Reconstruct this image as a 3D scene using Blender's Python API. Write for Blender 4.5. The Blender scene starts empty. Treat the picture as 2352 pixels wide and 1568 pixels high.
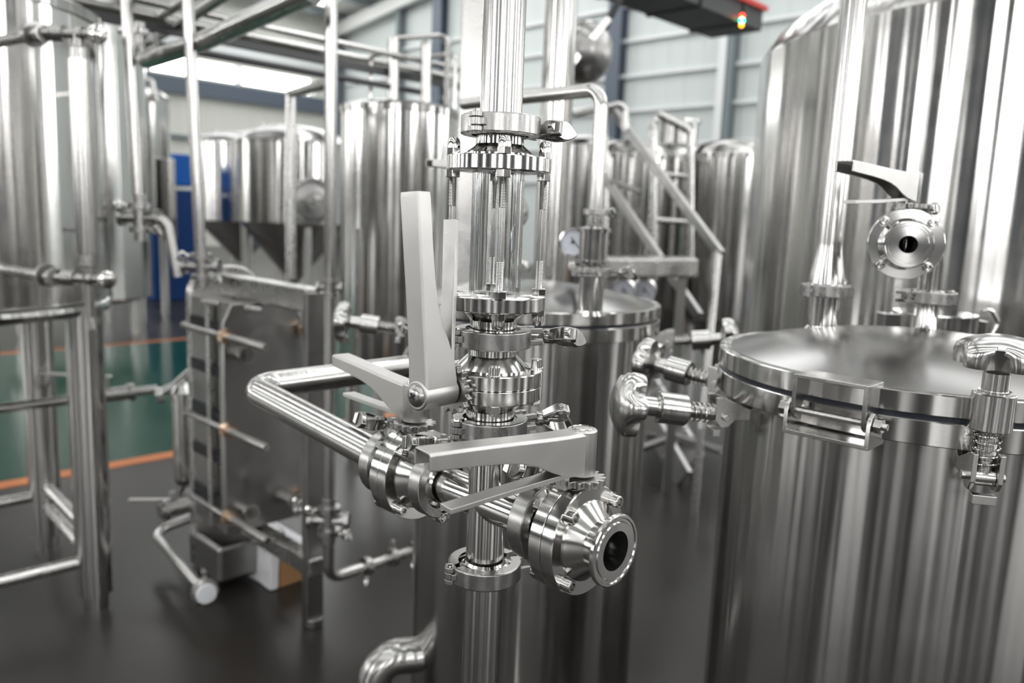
import bpy, bmesh, math, random
from mathutils import Matrix, Vector
PI = math.pi
rnd = random.Random(7)
scene = bpy.context.scene
col = scene.collection

# ------------------------------------------------------------------ camera
FPX = 1829.0
PITCH = math.radians(8.8); ROLL = math.radians(2.3)
CAM = Vector((0, 0, 1.3))
f_ = Vector((0, math.cos(PITCH), -math.sin(PITCH)))
u0 = Vector((0, math.sin(PITCH), math.cos(PITCH))); r0 = Vector((1, 0, 0))
r_ = r0 * math.cos(ROLL) + u0 * math.sin(ROLL)
u_ = u0 * math.cos(ROLL) - r0 * math.sin(ROLL)
cd = bpy.data.cameras.new('camera'); cam = bpy.data.objects.new('camera', cd); col.objects.link(cam)
cam.matrix_world = Matrix(((r_.x, u_.x, -f_.x, CAM.x), (r_.y, u_.y, -f_.y, CAM.y), (r_.z, u_.z, -f_.z, CAM.z), (0, 0, 0, 1)))
cd.sensor_width = 36; cd.lens = FPX / 2352 * 36; cd.clip_start = .02; cd.clip_end = 200
cd.dof.use_dof = True; cd.dof.focus_distance = .74; cd.dof.aperture_fstop = 4.8
scene.camera = cam

# ------------------------------------------------------------------ world, exposure
w = bpy.data.worlds.new('world'); scene.world = w; w.use_nodes = True
w.node_tree.nodes['Background'].inputs[0].default_value = (.85, .92, 1, 1)
w.node_tree.nodes['Background'].inputs[1].default_value = 1.0
scene.view_settings.view_transform = 'Standard'; scene.view_settings.look = 'None'
scene.view_settings.gamma = 1; scene.view_settings.use_curve_mapping = False
scene.view_settings.exposure = 0.36
GLOW_WINDOW = 7.0; GLOW_SKYLIGHT = 3.6

# ------------------------------------------------------------------ pixel helpers (measuring only)
def ray(px, py): return f_ + r_ * ((px - 1176) / FPX) - u_ * ((py - 784) / FPX)
def atY(px, py, Y): d = ray(px, py); return CAM + d * (Y / d.y)
def atZ(px, py, z): d = ray(px, py); return CAM + d * ((z - CAM.z) / d.z)
A_ = Vector((.695, .719, 0)).normalized()      # hall axis going right and away
B_ = Vector((-A_.y, A_.x, 0))                  # hall axis going left and away
def hall(s, t, z=0): p = A_ * s + B_ * t; p.z = z; return p
def plane_hit(px, py, n, dist): d = ray(px, py); return CAM + d * ((dist - CAM.dot(n)) / d.dot(n))
def proj(p):
    q = Vector(p) - CAM; d = q.dot(f_)
    return 1176 + FPX * q.dot(r_) / d, 784 - FPX * q.dot(u_) / d

# ------------------------------------------------------------------ materials
def new_mat(name):
    m = bpy.data.materials.new(name); m.use_nodes = True
    return m, m.node_tree, m.node_tree.nodes['Principled BSDF']
def plain(name, c, rough=.5, metal=0, spec=.5, emit=0, coat=0):
    m, nt, b = new_mat(name)
    b.inputs['Base Color'].default_value = (*c, 1); b.inputs['Roughness'].default_value = rough
    b.inputs['Metallic'].default_value = metal; b.inputs['Specular IOR Level'].default_value = spec
    if coat: b.inputs['Coat Weight'].default_value = coat; b.inputs['Coat Roughness'].default_value = .08
    if emit: b.inputs['Emission Color'].default_value = (*c, 1); b.inputs['Emission Strength'].default_value = emit
    return m
def steel(name, c=.62, rough=.15, scale=(40, 40, 40), bump=.0, rvar=.06, aniso=0, grain=300, warm=1.0, wave=0, wscale=(9, 9, .12)):
    """stainless steel; roughness broken up by a stretched noise, optional fine grain bump"""
    m, nt, b = new_mat(name); N = nt.nodes; L = nt.links
    b.inputs['Metallic'].default_value = 1
    b.inputs['Base Color'].default_value = (c * warm, c * .985, c * .96 / warm, 1)
    tc = N.new('ShaderNodeTexCoord'); mp = N.new('ShaderNodeMapping'); mp.inputs['Scale'].default_value = scale
    L.new(tc.outputs['Object'], mp.inputs['Vector'])
    n = N.new('ShaderNodeTexNoise'); n.inputs['Scale'].default_value = 1; n.inputs['Detail'].default_value = 4
    L.new(mp.outputs[0], n.inputs['Vector'])
    mr = N.new('ShaderNodeMapRange'); mr.inputs['From Min'].default_value = .3; mr.inputs['From Max'].default_value = .7
    mr.inputs['To Min'].default_value = max(.02, rough - rvar); mr.inputs['To Max'].default_value = rough + rvar
    L.new(n.outputs['Fac'], mr.inputs['Value']); L.new(mr.outputs[0], b.inputs['Roughness'])
    if aniso:
        b.inputs['Anisotropic'].default_value = aniso; b.inputs['Anisotropic Rotation'].default_value = .25
        tg = N.new('ShaderNodeTangent'); tg.direction_type = 'RADIAL'; tg.axis = 'Z'; L.new(tg.outputs[0], b.inputs['Tangent'])
    if bump:
        g = N.new('ShaderNodeTexNoise'); g.inputs['Scale'].default_value = grain; g.inputs['Detail'].default_value = 3
        L.new(tc.outputs['Object'], g.inputs['Vector'])
        bp = N.new('ShaderNodeBump'); bp.inputs['Strength'].default_value = bump; bp.inputs['Distance'].default_value = .0006
        L.new(g.outputs['Fac'], bp.inputs['Height']); L.new(bp.outputs[0], b.inputs['Normal'])
    if wave:
        # slow sideways waviness of rolled sheet: long upright flutes
        m2 = N.new('ShaderNodeMapping'); m2.inputs['Scale'].default_value = wscale; L.new(tc.outputs['Object'], m2.inputs['Vector'])
        g = N.new('ShaderNodeTexNoise'); g.inputs['Scale'].default_value = 1; g.inputs['Detail'].default_value = 2.5; g.inputs['Roughness'].default_value = .55; L.new(m2.outputs[0], g.inputs['Vector'])
        bp = N.new('ShaderNodeBump'); bp.inputs['Strength'].default_value = 1; bp.inputs['Distance'].default_value = wave
        L.new(g.outputs['Fac'], bp.inputs['Height']); L.new(bp.outputs[0], b.inputs['Normal'])
    return m
M = {}
M['pipe'] = steel('brushed stainless pipe', .56, .20, (60, 60, 4), rvar=.03, wave=.0002, wscale=(110, 110, 1.5))
M['polished'] = steel('polished stainless', .64, .13, (30, 30, 30), rvar=.03)
M['turned'] = steel('turned stainless', .64, .16, (15, 15, 15), rvar=.02, aniso=.75)
M['cast'] = steel('cast stainless clamp', .43, .29, (60, 60, 60), bump=.10, grain=260, rvar=.05)
M['knob'] = steel('buffed cast stainless knob', .56, .22, (60, 60, 60), rvar=.04)
M['darkcast'] = steel('dark cast stainless', .38, .18, (60, 60, 60), bump=.06, grain=300, rvar=.05)
M['satin'] = steel('bead blasted stainless', .60, .40, (60, 60, 60), bump=.12, grain=1300, rvar=.04, warm=1.005)
M['tank'] = steel('brushed tank steel', .60, .15, (4, 4, 14), rvar=.02, aniso=.85, wave=.006)
M['tankdark'] = steel('dull tank steel', .43, .19, (5, 5, 9), rvar=.03, aniso=.85, wave=.005, wscale=(14, 14, .3))
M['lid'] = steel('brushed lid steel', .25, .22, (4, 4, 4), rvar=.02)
M['frame'] = steel('brushed frame steel', .58, .26, (20, 20, 20), rvar=.06)
M['plate'] = steel('dull plate steel', .34, .34, (20, 20, 20), rvar=.06)
M['white_plastic'] = plain('white plastic', (.75, .76, .78), .4)
M['rubber'] = plain('black rubber', (.012, .013, .016), .5)
M['gasket'] = plain('blue black silicone gasket', (.010, .014, .024), .35)
M['ptfe'] = plain('white silicone gasket', (.7, .7, .68), .4)
M['col'] = plain('blue grey painted steel', (.085, .105, .135), .45)
M['crane'] = plain('dark painted crane steel', (.022, .024, .024), .45)
M['dark_reflect_beam'] = plain('platform steel with painted dark reflection', (.045, .045, .048), .35)  # dark reflection of the steel put into the base colour
M['red'] = plain('red paint', (.55, .02, .015), .4)
M['blue'] = plain('blue paint', (.004, .085, .36), .5, spec=.25)
M['navy'] = plain('navy paint', (.001, .030, .13), .5, spec=.25)
M['brass'] = plain('warm coated bolt head', (.75, .55, .4), .25, 1)
M['card'] = plain('brown cardboard', (.36, .19, .08), .8)
M['bag'] = plain('white wrapping', (.78, .78, .8), .6)
M['dial'] = plain('gauge dial', (.72, .74, .82), .5)
M['ink'] = plain('dark ink', (.03, .03, .04), .5)
M['led_green'] = plain('green signal lamp', (.02, .8, .35), .4, emit=14)
M['indicator'] = plain('green indicator', (.02, .8, .2), .4, emit=1.5)
M['led_red'] = plain('red signal lamp', (.9, .03, .01), .4, emit=10)
M['led_amber'] = plain('amber signal lamp', (1, .28, .01), .4, emit=9)
M['window'] = plain('daylit window', (1, .995, .988), .5, emit=GLOW_WINDOW)
M['skylight'] = plain('daylit skylight sheet', (.99, .995, 1), .5, emit=GLOW_SKYLIGHT)
def glassmat():
    m, nt, b = new_mat('clear glass')
    b.inputs['Base Color'].default_value = (.98, .99, .99, 1); b.inputs['Roughness'].default_value = .0
    b.inputs['Transmission Weight'].default_value = 1; b.inputs['IOR'].default_value = 1.47
    return m
M['glass'] = glassmat()
def wallmat(name, c, direction):
    """ribbed sandwich panel: vertical ribs by bump along the wall"""
    m, nt, b = new_mat(name); N = nt.nodes; L = nt.links
    tc = N.new('ShaderNodeTexCoord'); dot = N.new('ShaderNodeVectorMath'); dot.operation = 'DOT_PRODUCT'
    dot.inputs[1].default_value = tuple(direction); L.new(tc.outputs['Object'], dot.inputs[0])
    s = N.new('ShaderNodeMath'); s.operation = 'MULTIPLY'; s.inputs[1].default_value = 1 / .5; L.new(dot.outputs['Value'], s.inputs[0])
    fr = N.new('ShaderNodeMath'); fr.operation = 'FRACT'; L.new(s.outputs[0], fr.inputs[0])
    cr = N.new('ShaderNodeValToRGB'); e = cr.color_ramp.elements; e[0].position = 0; e[0].color = (.3, .3, .3, 1); e[1].position = .08; e[1].color = (1, 1, 1, 1)
    k = cr.color_ramp.elements.new(.92); k.color = (1, 1, 1, 1); k = cr.color_ramp.elements.new(1); k.color = (.3, .3, .3, 1)
    L.new(fr.outputs[0], cr.inputs[0])
    bp = N.new('ShaderNodeBump'); bp.inputs['Strength'].default_value = .7; bp.inputs['Distance'].default_value = .03
    L.new(cr.outputs[0], bp.inputs['Height']); L.new(bp.outputs[0], b.inputs['Normal'])
    b.inputs['Base Color'].default_value = (*c, 1); b.inputs['Roughness'].default_value = .55
    return m
M['wallA'] = wallmat('cream wall panel', (.60, .60, .55), A_)
M['wallB'] = wallmat('pale green grey wall panel', (.52, .56, .545), B_)
M['dark_backwall'] = plain('unseen wall darkened for reflections', (.035, .036, .038), .6)  # unseen walls, colour darkened to deepen contrast in the steel reflections
M['girt'] = plain('white painted girt', (.66, .68, .68), .5)
M['roof'] = plain('pale roof sheet', (.7, .71, .68), .6)
M['purlin'] = plain('grey purlin steel', (.16, .19, .2), .5)
def floormat(name, c1, c2, rough, scale):
    m, nt, b = new_mat(name); N = nt.nodes; L = nt.links
    tc = N.new('ShaderNodeTexCoord'); n = N.new('ShaderNodeTexNoise'); n.inputs['Scale'].default_value = scale; n.inputs['Detail'].default_value = 6
    L.new(tc.outputs['Object'], n.inputs['Vector'])
    cr = N.new('ShaderNodeValToRGB'); e = cr.color_ramp.elements; e[0].position = .35; e[0].color = (*c1, 1); e[1].position = .68; e[1].color = (*c2, 1)
    L.new(n.outputs['Fac'], cr.inputs[0]); L.new(cr.outputs[0], b.inputs['Base Color'])
    mr = N.new('ShaderNodeMapRange'); mr.inputs['To Min'].default_value = rough - .07; mr.inputs['To Max'].default_value = rough + .07
    L.new(n.outputs['Fac'], mr.inputs['Value']); L.new(mr.outputs[0], b.inputs['Roughness']); b.inputs['Specular IOR Level'].default_value = .3
    return m
M['floor'] = floormat('grey epoxy floor', (.019, .0165, .0145), (.031, .027, .0238), .30, 1.7)
M['green'] = floormat('green epoxy floor', (.0025, .040, .025), (.0035, .052, .034), .17, .8)
M['green'].node_tree.nodes['Principled BSDF'].inputs['Specular IOR Level'].default_value = .16
M['orange'] = floormat('orange floor line', (.50, .15, .03), (.40, .12, .03), .4, 12)

# ------------------------------------------------------------------ mesh builder
def frame(o, z=(0, 0, 1), x=None):
    z = Vector(z).normalized()
    if x is None: x = Vector((1, 0, 0)) if abs(z.x) < .8 else Vector((0, 1, 0))
    x = Vector(x); x = (x - z * x.dot(z)).normalized(); y = z.cross(x); o = Vector(o)
    return Matrix(((x.x, y.x, z.x, o.x), (x.y, y.y, z.y, o.y), (x.z, y.z, z.z, o.z), (0, 0, 0, 1)))
I4 = Matrix.Identity(4)
class MB:
    def __init__(self): self.v = []; self.f = []
    def add(self, vs, fs, T=I4):
        k = len(self.v); self.v += [T @ Vector(p) for p in vs]; self.f += [[i + k for i in q] for q in fs]; return self
    def lathe(self, prof, seg=32, T=I4, closed=False, a0=0, a1=2 * PI):
        """prof: (r, z) list. full turn or arc (arc is capped)"""
        full = abs(a1 - a0 - 2 * PI) < 1e-6; vs = []; rings = []
        n = seg if full else seg + 1
        for r, z in prof:
            if r < 1e-7 and full: rings.append([len(vs)]); vs.append((0, 0, z))
            else:
                rings.append(list(range(len(vs), len(vs) + n)))
                for i in range(n):
                    a = a0 + (a1 - a0) * i / seg; vs.append((r * math.cos(a), r * math.sin(a), z))
        fs = []; pr = list(zip(rings, rings[1:])) + ([(rings[-1], rings[0])] if closed else [])
        for A, B in pr:
            for i in range(seg):
                j = (i + 1) % n if full else i + 1
                if len(A) == 1 and len(B) == 1: continue
                if len(A) == 1: fs.append([A[0], B[j], B[i]])
                elif len(B) == 1: fs.append([A[i], A[j], B[0]])
                else: fs.append([A[i], A[j], B[j], B[i]])
        if not full and closed:
            fs.append([q[0] for q in rings]); fs.append([q[-1] for q in rings][::-1])
        return self.add(vs, fs, T)
    def cyl(self, p0, p1, r, r1=None, seg=20):
        p0 = Vector(p0); p1 = Vector(p1); L = (p1 - p0).length; r1 = r if r1 is None else r1
        return self.lathe([(0, 0), (r, 0), (r1, L), (0, L)], seg, frame(p0, p1 - p0))
    def box(self, c, s, T=I4):
        cx, cy, cz = c; x, y, z = s[0] / 2, s[1] / 2, s[2] / 2
        vs = [(cx + i * x, cy + j * y, cz + k * z) for k in (-1, 1) for j in (-1, 1) for i in (-1, 1)]
        return self.add(vs, [[0, 2, 3, 1], [4, 5, 7, 6], [0, 1, 5, 4], [2, 6, 7, 3], [0, 4, 6, 2], [1, 3, 7, 5]], T)
    def bar(self, p0, p1, wd, h, up=(0, 0, 1)):
        """box beam from p0 to p1, wd across, h along up"""
        p0 = Vector(p0); p1 = Vector(p1); z = p1 - p0; L = z.length
        if abs(z.normalized().dot(Vector(up))) > .98: up = (0, 1, 0)
        return self.box((0, 0, L / 2), (h, wd, L), frame(p0, z, up))
    def prism(self, poly, z0, z1, T=I4):
        n = len(poly); vs = [(x, y, z0) for x, y in poly] + [(x, y, z1) for x, y in poly]
        fs = [list(range(n))[::-1], list(range(n, 2 * n))] + [[i, (i + 1) % n, n + (i + 1) % n, n + i] for i in range(n)]
        return self.add(vs, fs, T)
    def hexa(self, r, z0, z1, T=I4, hole=0):
        return self.prism([(r * math.cos(i * PI / 3 + PI / 6), r * math.sin(i * PI / 3 + PI / 6)) for i in range(6)], z0, z1, T)
    def loft(self, loops, cap=True, T=I4):
        n = len(loops[0]); vs = [p for l in loops for p in l]; fs = []
        for a in range(len(loops) - 1):
            for i in range(n):
                j = (i + 1) % n; fs.append([a * n + i, a * n + j, (a + 1) * n + j, (a + 1) * n + i])
        if cap: fs.append(list(range(n))[::-1]); fs.append(list(range((len(loops) - 1) * n, len(loops) * n)))
        return self.add(vs, fs, T)
    def tube(self, pts, r, bend=0, seg=16, bs=8, cap=True, inner=0):
        pts = [Vector(p) for p in pts]; path = [pts[0]]
        for i in range(1, len(pts) - 1):
            a = (pts[i - 1] - pts[i]); b = (pts[i + 1] - pts[i]); la, lb = a.length, b.length; a.normalize(); b.normalize()
            ang = a.angle(b)
            if bend <= 0 or ang > PI - .02: path.append(pts[i]); continue
            d = min(bend / math.tan(ang / 2), la * .49, lb * .49); rr = d * math.tan(ang / 2)
            c = pts[i] + (a + b).normalized() * (rr / math.sin(ang / 2))
            s = pts[i] + a * d - c; e = pts[i] + b * d - c; sw = s.angle(e); ax = s.cross(e).normalized()
            for k in range(bs + 1): path.append(c + Matrix.Rotation(sw * k / bs, 3, ax) @ s)
        path.append(pts[-1])
        tang = []
        for i in range(len(path)):
            t = Vector((0, 0, 0))
            if i > 0: t += (path[i] - path[i - 1]).normalized()
            if i < len(path) - 1: t += (path[i + 1] - path[i]).normalized()
            tang.append(t.normalized())
        x = tang[0].orthogonal().normalized(); loops = []
        for i, p in enumerate(path):
            t = tang[i]; x = (x - t * x.dot(t)).normalized(); y = t.cross(x)
            loops.append([p + x * (r * math.cos(2 * PI * k / seg)) + y * (r * math.sin(2 * PI * k / seg)) for k in range(seg)])
        return self.loft(loops, cap)
    def ellipsoid(self, c, s, T=I4, seg=24, rings=12):
        prof = [(math.sin(PI * i / rings), -math.cos(PI * i / rings)) for i in range(rings + 1)]
        return self.lathe(prof, seg, T @ Matrix.Translation(c) @ Matrix.Diagonal((*s, 1)))
    def helix(self, r, z0, z1, turns, wire, T=I4, seg=8, per=14):
        n = int(turns * per); pts = [(r * math.cos(2 * PI * i / per), r * math.sin(2 * PI * i / per), z0 + (z1 - z0) * i / n) for i in range(n + 1)]
        m = MB(); m.tube(pts, wire, 0, seg); return self.add(m.v, m.f, T)
    def thread(self, p0, p1, r, pitch=.0012, seg=14):
        p0 = Vector(p0); p1 = Vector(p1); L = (p1 - p0).length; n = max(2, int(L / pitch)); pr = [(0, 0)]
        for i in range(n): pr += [(r * .88, L * i / n), (r, L * (i + .5) / n)]
        pr += [(r * .88, L), (0, L)]
        return self.lathe(pr, seg, frame(p0, p1 - p0))

def part(name, mb, mat, parent=None, bevel=0, label=None, sharp=32, segs=2):
    me = bpy.data.meshes.new(name); me.from_pydata([tuple(p) for p in mb.v], [], mb.f); me.validate()
    bm = bmesh.new(); bm.from_mesh(me); bmesh.ops.recalc_face_normals(bm, faces=bm.faces); bm.to_mesh(me); bm.free()
    me.materials.append(M[mat] if isinstance(mat, str) else mat)
    me.shade_smooth(); me.set_sharp_from_angle(angle=math.radians(sharp))
    o = bpy.data.objects.new(name, me); col.objects.link(o)
    if parent: o.parent = parent
    if bevel:
        b = o.modifiers.new('bevel', 'BEVEL'); b.width = bevel; b.segments = segs; b.limit_method = 'ANGLE'; b.angle_limit = math.radians(38); b.harden_normals = True
    if label: o['label'] = label
    return o
def thing(name, label, cat, T=(0, 0, 0), group=None):
    o = bpy.data.objects.new(name, None); col.objects.link(o); o.empty_display_size = .05
    if isinstance(T, Matrix): o.matrix_world = T
    else: o.location = T
    o['label'] = label; o['category'] = cat
    if group: o['group'] = group
    return o
def solo(name, mb, mat, label, cat, group=None, bevel=0, kind=None):
    o = part(name, mb, mat, None, bevel); o['label'] = label; o['category'] = cat
    if group: o['group'] = group
    return o
def struct(name, mb, mat, label=None, parent=None, bevel=0):
    o = part(name, mb, mat, parent, bevel)
    if not parent:
        o['kind'] = 'structure'
        if label: o['label'] = label; o['category'] = name.split('_')[0]
    return o
def relabel(t, label, group=None):
    t['label'] = label
    if group: t['group'] = group
def dup(root, T, label, group=None):
    r = root.copy(); col.objects.link(r)
    if isinstance(T, Matrix): r.matrix_world = T
    else: r.location = T
    r['label'] = label
    if group: r['group'] = group
    for ch in list(root.children):
        c = ch.copy(); col.objects.link(c); c.parent = r
        for g in list(ch.children):
            d = g.copy(); col.objects.link(d); d.parent = c
    return r

# ================================================================== THE HALL
TA, SB = 25.6, 17.0            # far walls: t = TA (left), s = SB (right)
T0, S0 = -13.0, -15.0          # walls behind the camera
EAVE, RIDGE, TR = 8.05, 10.4, 6.3
def wall_panel(name, p, q, z0, z1, mat, label):
    m = MB(); n = (q - p).normalized().cross(Vector((0, 0, 1)))
    a = [p + Vector((0, 0, z0)), q + Vector((0, 0, z0)), q + Vector((0, 0, z1)), p + Vector((0, 0, z1))]
    m.add(a + [v + n * .2 for v in a], [[0, 1, 2, 3], [7, 6, 5, 4], [0, 4, 5, 1], [1, 5, 6, 2], [2, 6, 7, 3], [3, 7, 4, 0]])
    return struct(name, m, mat, label)
m = MB(); c = [hall(S0 - .3, T0 - .3), hall(SB + .3, T0 - .3), hall(SB + .3, TA + .3), hall(S0 - .3, TA + .3)]
m.add(c + [v - Vector((0, 0, .2)) for v in c], [[0, 1, 2, 3], [7, 6, 5, 4], [0, 4, 5, 1], [1, 5, 6, 2], [2, 6, 7, 3], [3, 7, 4, 0]])
struct('floor', m, 'floor', 'dark grey epoxy floor of the brewing hall')
def strip(name, t0, t1, mat, z, label):
    m = MB(); s0, s1 = -6, 5.2
    a = [hall(s0, t0, .0), hall(s1, t0, .0), hall(s1, t1, .0), hall(s0, t1, .0)]
    m.add(a + [v + Vector((0, 0, z)) for v in a], [[3, 2, 1, 0], [4, 5, 6, 7], [0, 1, 5, 4], [1, 2, 6, 5], [2, 3, 7, 6], [3, 0, 4, 7]])
    return struct(name, m, mat, label)
strip('trim_1', 4.13, 7.62, 'green', .002, 'green painted aisle on the floor')
strip('trim_2', 4.03, 4.13, 'orange', .0025, 'orange line along the near edge of the green aisle')
strip('trim_3', 7.62, 7.72, 'orange', .0025, 'orange line along the far edge of the green aisle')
def roofz(t): return RIDGE - (RIDGE - EAVE) * abs(t - TR) / (TA - TR)
# wall A (left, eave) with the clerestory band cut out
nA, nB = B_, A_
wz1 = plane_hit(345, 118, nA, TA).z; wz0 = plane_hit(345, 160, nA, TA).z
sL = plane_hit(340, 130, nA, TA).dot(A_); sR = plane_hit(722, 200, nA, TA).dot(A_)
def wallA(name, s0, s1, z0, z1, lab): return wall_panel(name, hall(s1, TA), hall(s0, TA), z0, z1, 'wallA', lab)
mA = MB()
for s0, s1, z0, z1 in ((S0, SB, -.1, wz0), (S0, SB, wz1, EAVE), (S0, sL, wz0, wz1), (sR, SB, wz0, wz1)):
    mA.box(((s0 + s1) / 2, TA + .1, (z0 + z1) / 2), (s1 - s0, .2, z1 - z0), Matrix(((A_.x, B_.x, 0, 0), (A_.y, B_.y, 0, 0), (0, 0, 1, 0), (0, 0, 0, 1))))
HT = Matrix(((A_.x, B_.x, 0, 0), (A_.y, B_.y, 0, 0), (0, 0, 1, 0), (0, 0, 0, 1)))
struct('wall_left', mA, 'wallA', 'cream panelled wall with a high window band')
# clerestory panes
cuts = [sL]
for px in (440, 552, 722): cuts.append(plane_hit(px, 160 if px < 500 else 180, nA, TA).dot(A_))
for i in range(3):
    m = MB(); m.box(((cuts[i] + cuts[i + 1]) / 2, TA + .12, (wz0 + wz1) / 2), (cuts[i + 1] - cuts[i] - .28, .04, wz1 - wz0 - .04), HT)
    struct('window_%d' % (i + 1), m, 'window', 'bright high window pane in the left wall')
# gable walls: polygon in (t, z)
def gable(name, s, mat, label, ds):
    m = MB(); poly = [(T0 - .2, -.1), (TA + .2, -.1), (TA + .2, EAVE), (TR, RIDGE), (T0 - .2, roofz(T0))]
    G = Matrix(((B_.x, 0, A_.x, A_.x * s), (B_.y, 0, A_.y, A_.y * s), (0, 1, 0, 0), (0, 0, 0, 1)))
    m.prism(poly, 0, ds, G); return struct(name, m, mat, label)
gable('wall_right', SB, 'wallB', 'pale grey panelled gable wall', .2)
gable('wall_back', S0, 'dark_backwall', None, -.2)
m = MB(); m.box(((S0 + SB) / 2, T0 - .1, roofz(T0) / 2), (SB - S0, .2, roofz(T0)), HT); struct('wall_front', m, 'dark_backwall')
# roof
m = MB()
for sgn in (1, -1):
    tt = TA + .2 if sgn > 0 else T0 - .2
    a = [hall(S0 - .2, tt, roofz(tt)), hall(SB + .2, tt, roofz(tt)), hall(SB + .2, TR, RIDGE), hall(S0 - .2, TR, RIDGE)]
    m.add(a + [v + Vector((0, 0, .12)) for v in a], [[0, 1, 2, 3], [7, 6, 5, 4], [0, 4, 5, 1], [1, 5, 6, 2], [2, 6, 7, 3], [3, 7, 4, 0]])
struct('ceiling', m, 'roof', 'pale sheet roof with daylight strips')
# skylight strips across the roof, purlins beneath
sk = 20
for s, hw in ((13.4, 2.3), (7.2, .9), (1.8, .9), (-3.6, .75), (-9.0, .75)):
    for t0, t1 in ((TR + 1, TA - 1.0), (T0 + 2, TR - 1)):
        a = [hall(s - hw, t0, roofz(t0) - .03), hall(s + hw, t0, roofz(t0) - .03), hall(s + hw, t1, roofz(t1) - .03), hall(s - hw, t1, roofz(t1) - .03)]
        m = MB(); m.add(a + [v + Vector((0, 0, .02)) for v in a], [[0, 1, 2, 3], [7, 6, 5, 4], [0, 4, 5, 1], [1, 5, 6, 2], [2, 6, 7, 3], [3, 7, 4, 0]])
        struct('window_%d' % sk, m, 'skylight', 'translucent daylight strip in the roof'); sk += 1
k = 30
t = TA - .6
while t > T0 + 1:
    m = MB(); m.bar(hall(S0, t, roofz(t) - .13), hall(SB, t, roofz(t) - .13), .09, .18); struct('trim_%d' % k, m, 'purlin'); k += 1; t -= 1.7
# main frames: columns on wall A, rafters
for s in (SB - .3, 9.5, 2.0, -5.5, -13):
    m = MB(); m.box((s, TA - .28, EAVE / 2), (.34, .05, EAVE), HT); m.box((s, TA - .06, EAVE / 2), (.34, .05, EAVE), HT); m.box((s, TA - .17, EAVE / 2), (.04, .22, EAVE), HT)
    struct('trim_%d' % k, m, 'col', 'blue grey steel column on the left wall'); k += 1
    m = MB()
    m.bar(hall(s, TA - .1, roofz(TA) - .42), hall(s, TR, RIDGE - .42), .22, .42); m.bar(hall(s, TR, RIDGE - .42), hall(s, T0 + .1, roofz(T0) - .42), .22, .42)
    struct('trim_%d' % k, m, 'roof'); k += 1
# dark beam below clerestory and cream rails on wall A
for z, h, mt, dd in ((wz0 - .35, .5, 'col', .12), (wz1 + .45, .25, 'girt', .1), (wz0 - 1.9, .12, 'purlin', .08), (wz0 - 2.9, .1, 'girt', .08)):
    m = MB(); m.box(((S0 + SB) / 2, TA - dd, z), (SB - S0 - .4, .14, h), HT); struct('trim_%d' % k, m, mt); k += 1
# wall B: columns and white girts
def colB(px, wd, mat, lab=None, ztop=None, depth=.3):
    global k
    t = plane_hit(px, 300, nB, SB - .2).dot(B_)
    m = MB(); zt = roofz(t) - .1 if ztop is None else ztop
    m.box((SB - depth, t, zt / 2), (.05, wd, zt), HT); m.box((SB - .04, t, zt / 2), (.05, wd, zt), HT); m.box((SB - depth / 2, t, zt / 2), (depth, .05, zt), HT)
    struct('trim_%d' % k, m, mat, lab); k += 1
colB(1003, .42, 'col', 'blue grey steel column left of the centre')
colB(1404, .42, 'col', 'blue grey steel column right of the centre')
colB(915, .14, 'purlin'); colB(1652, .20, 'girt', 'white wall post beside the big right tank'); colB(1670, .12, 'purlin')
for z in [plane_hit(1427, y, nB, SB).z for y in (20, 98, 178, 256, 335, 415)] + [8.2]:
    m = MB(); m.box((SB - .06, (T0 + TA) / 2, z), (.05, TA - T0 - .8, .09), HT); struct('trim_%d' % k, m, 'girt'); k += 1
# added out of view for striped reflections: glowing window panes and dark columns
kk = 50
def added_pane(c, s, z0=2.2, z1=6.2):
    global kk
    m = MB(); m.box((*c, (z0 + z1) / 2), (*s, z1 - z0), HT); struct('window_%d' % kk, m, 'window'); kk += 1  # glowing pane added out of view to light hall and steel
for tt, ww in ((-9.8, 2.6), (-3.0, .9), (3.2, 3.2), (9.4, .8), (14.6, 2.4), (21.5, 3.0)): added_pane((S0 + .06, tt), (.06, ww))
for ss, ww in ((-11.6, 2.4), (-5.6, 1.0), (-.3, 3.0), (5.3, .9), (10.9, 2.6)): added_pane((ss, T0 + .06), (ww, .06))
for ss in (-12.5, -8.5, -6.8): added_pane((ss, TA - .06), (1.2, .06), 2.2, 5.2)
for tt in (-10.5, -8.2, -3.8): added_pane((SB - .06, tt), (.06, 1.2), 2.2, 5.6)
for tt in (-6.4, .8, 7.3, 11.7, 18.0): m = MB(); m.box((S0 + .3, tt, 3.6), (.5, .5, 7.2), HT); struct('trim_%d' % k, m, 'col'); k += 1  # columns added out of view as dark bars in the reflections
for ss in (-8.5, -3.8, 2.9, 7.6): m = MB(); m.box((ss, T0 + .3, 3.6), (.5, .5, 7.2), HT); struct('trim_%d' % k, m, 'col'); k += 1
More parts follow.
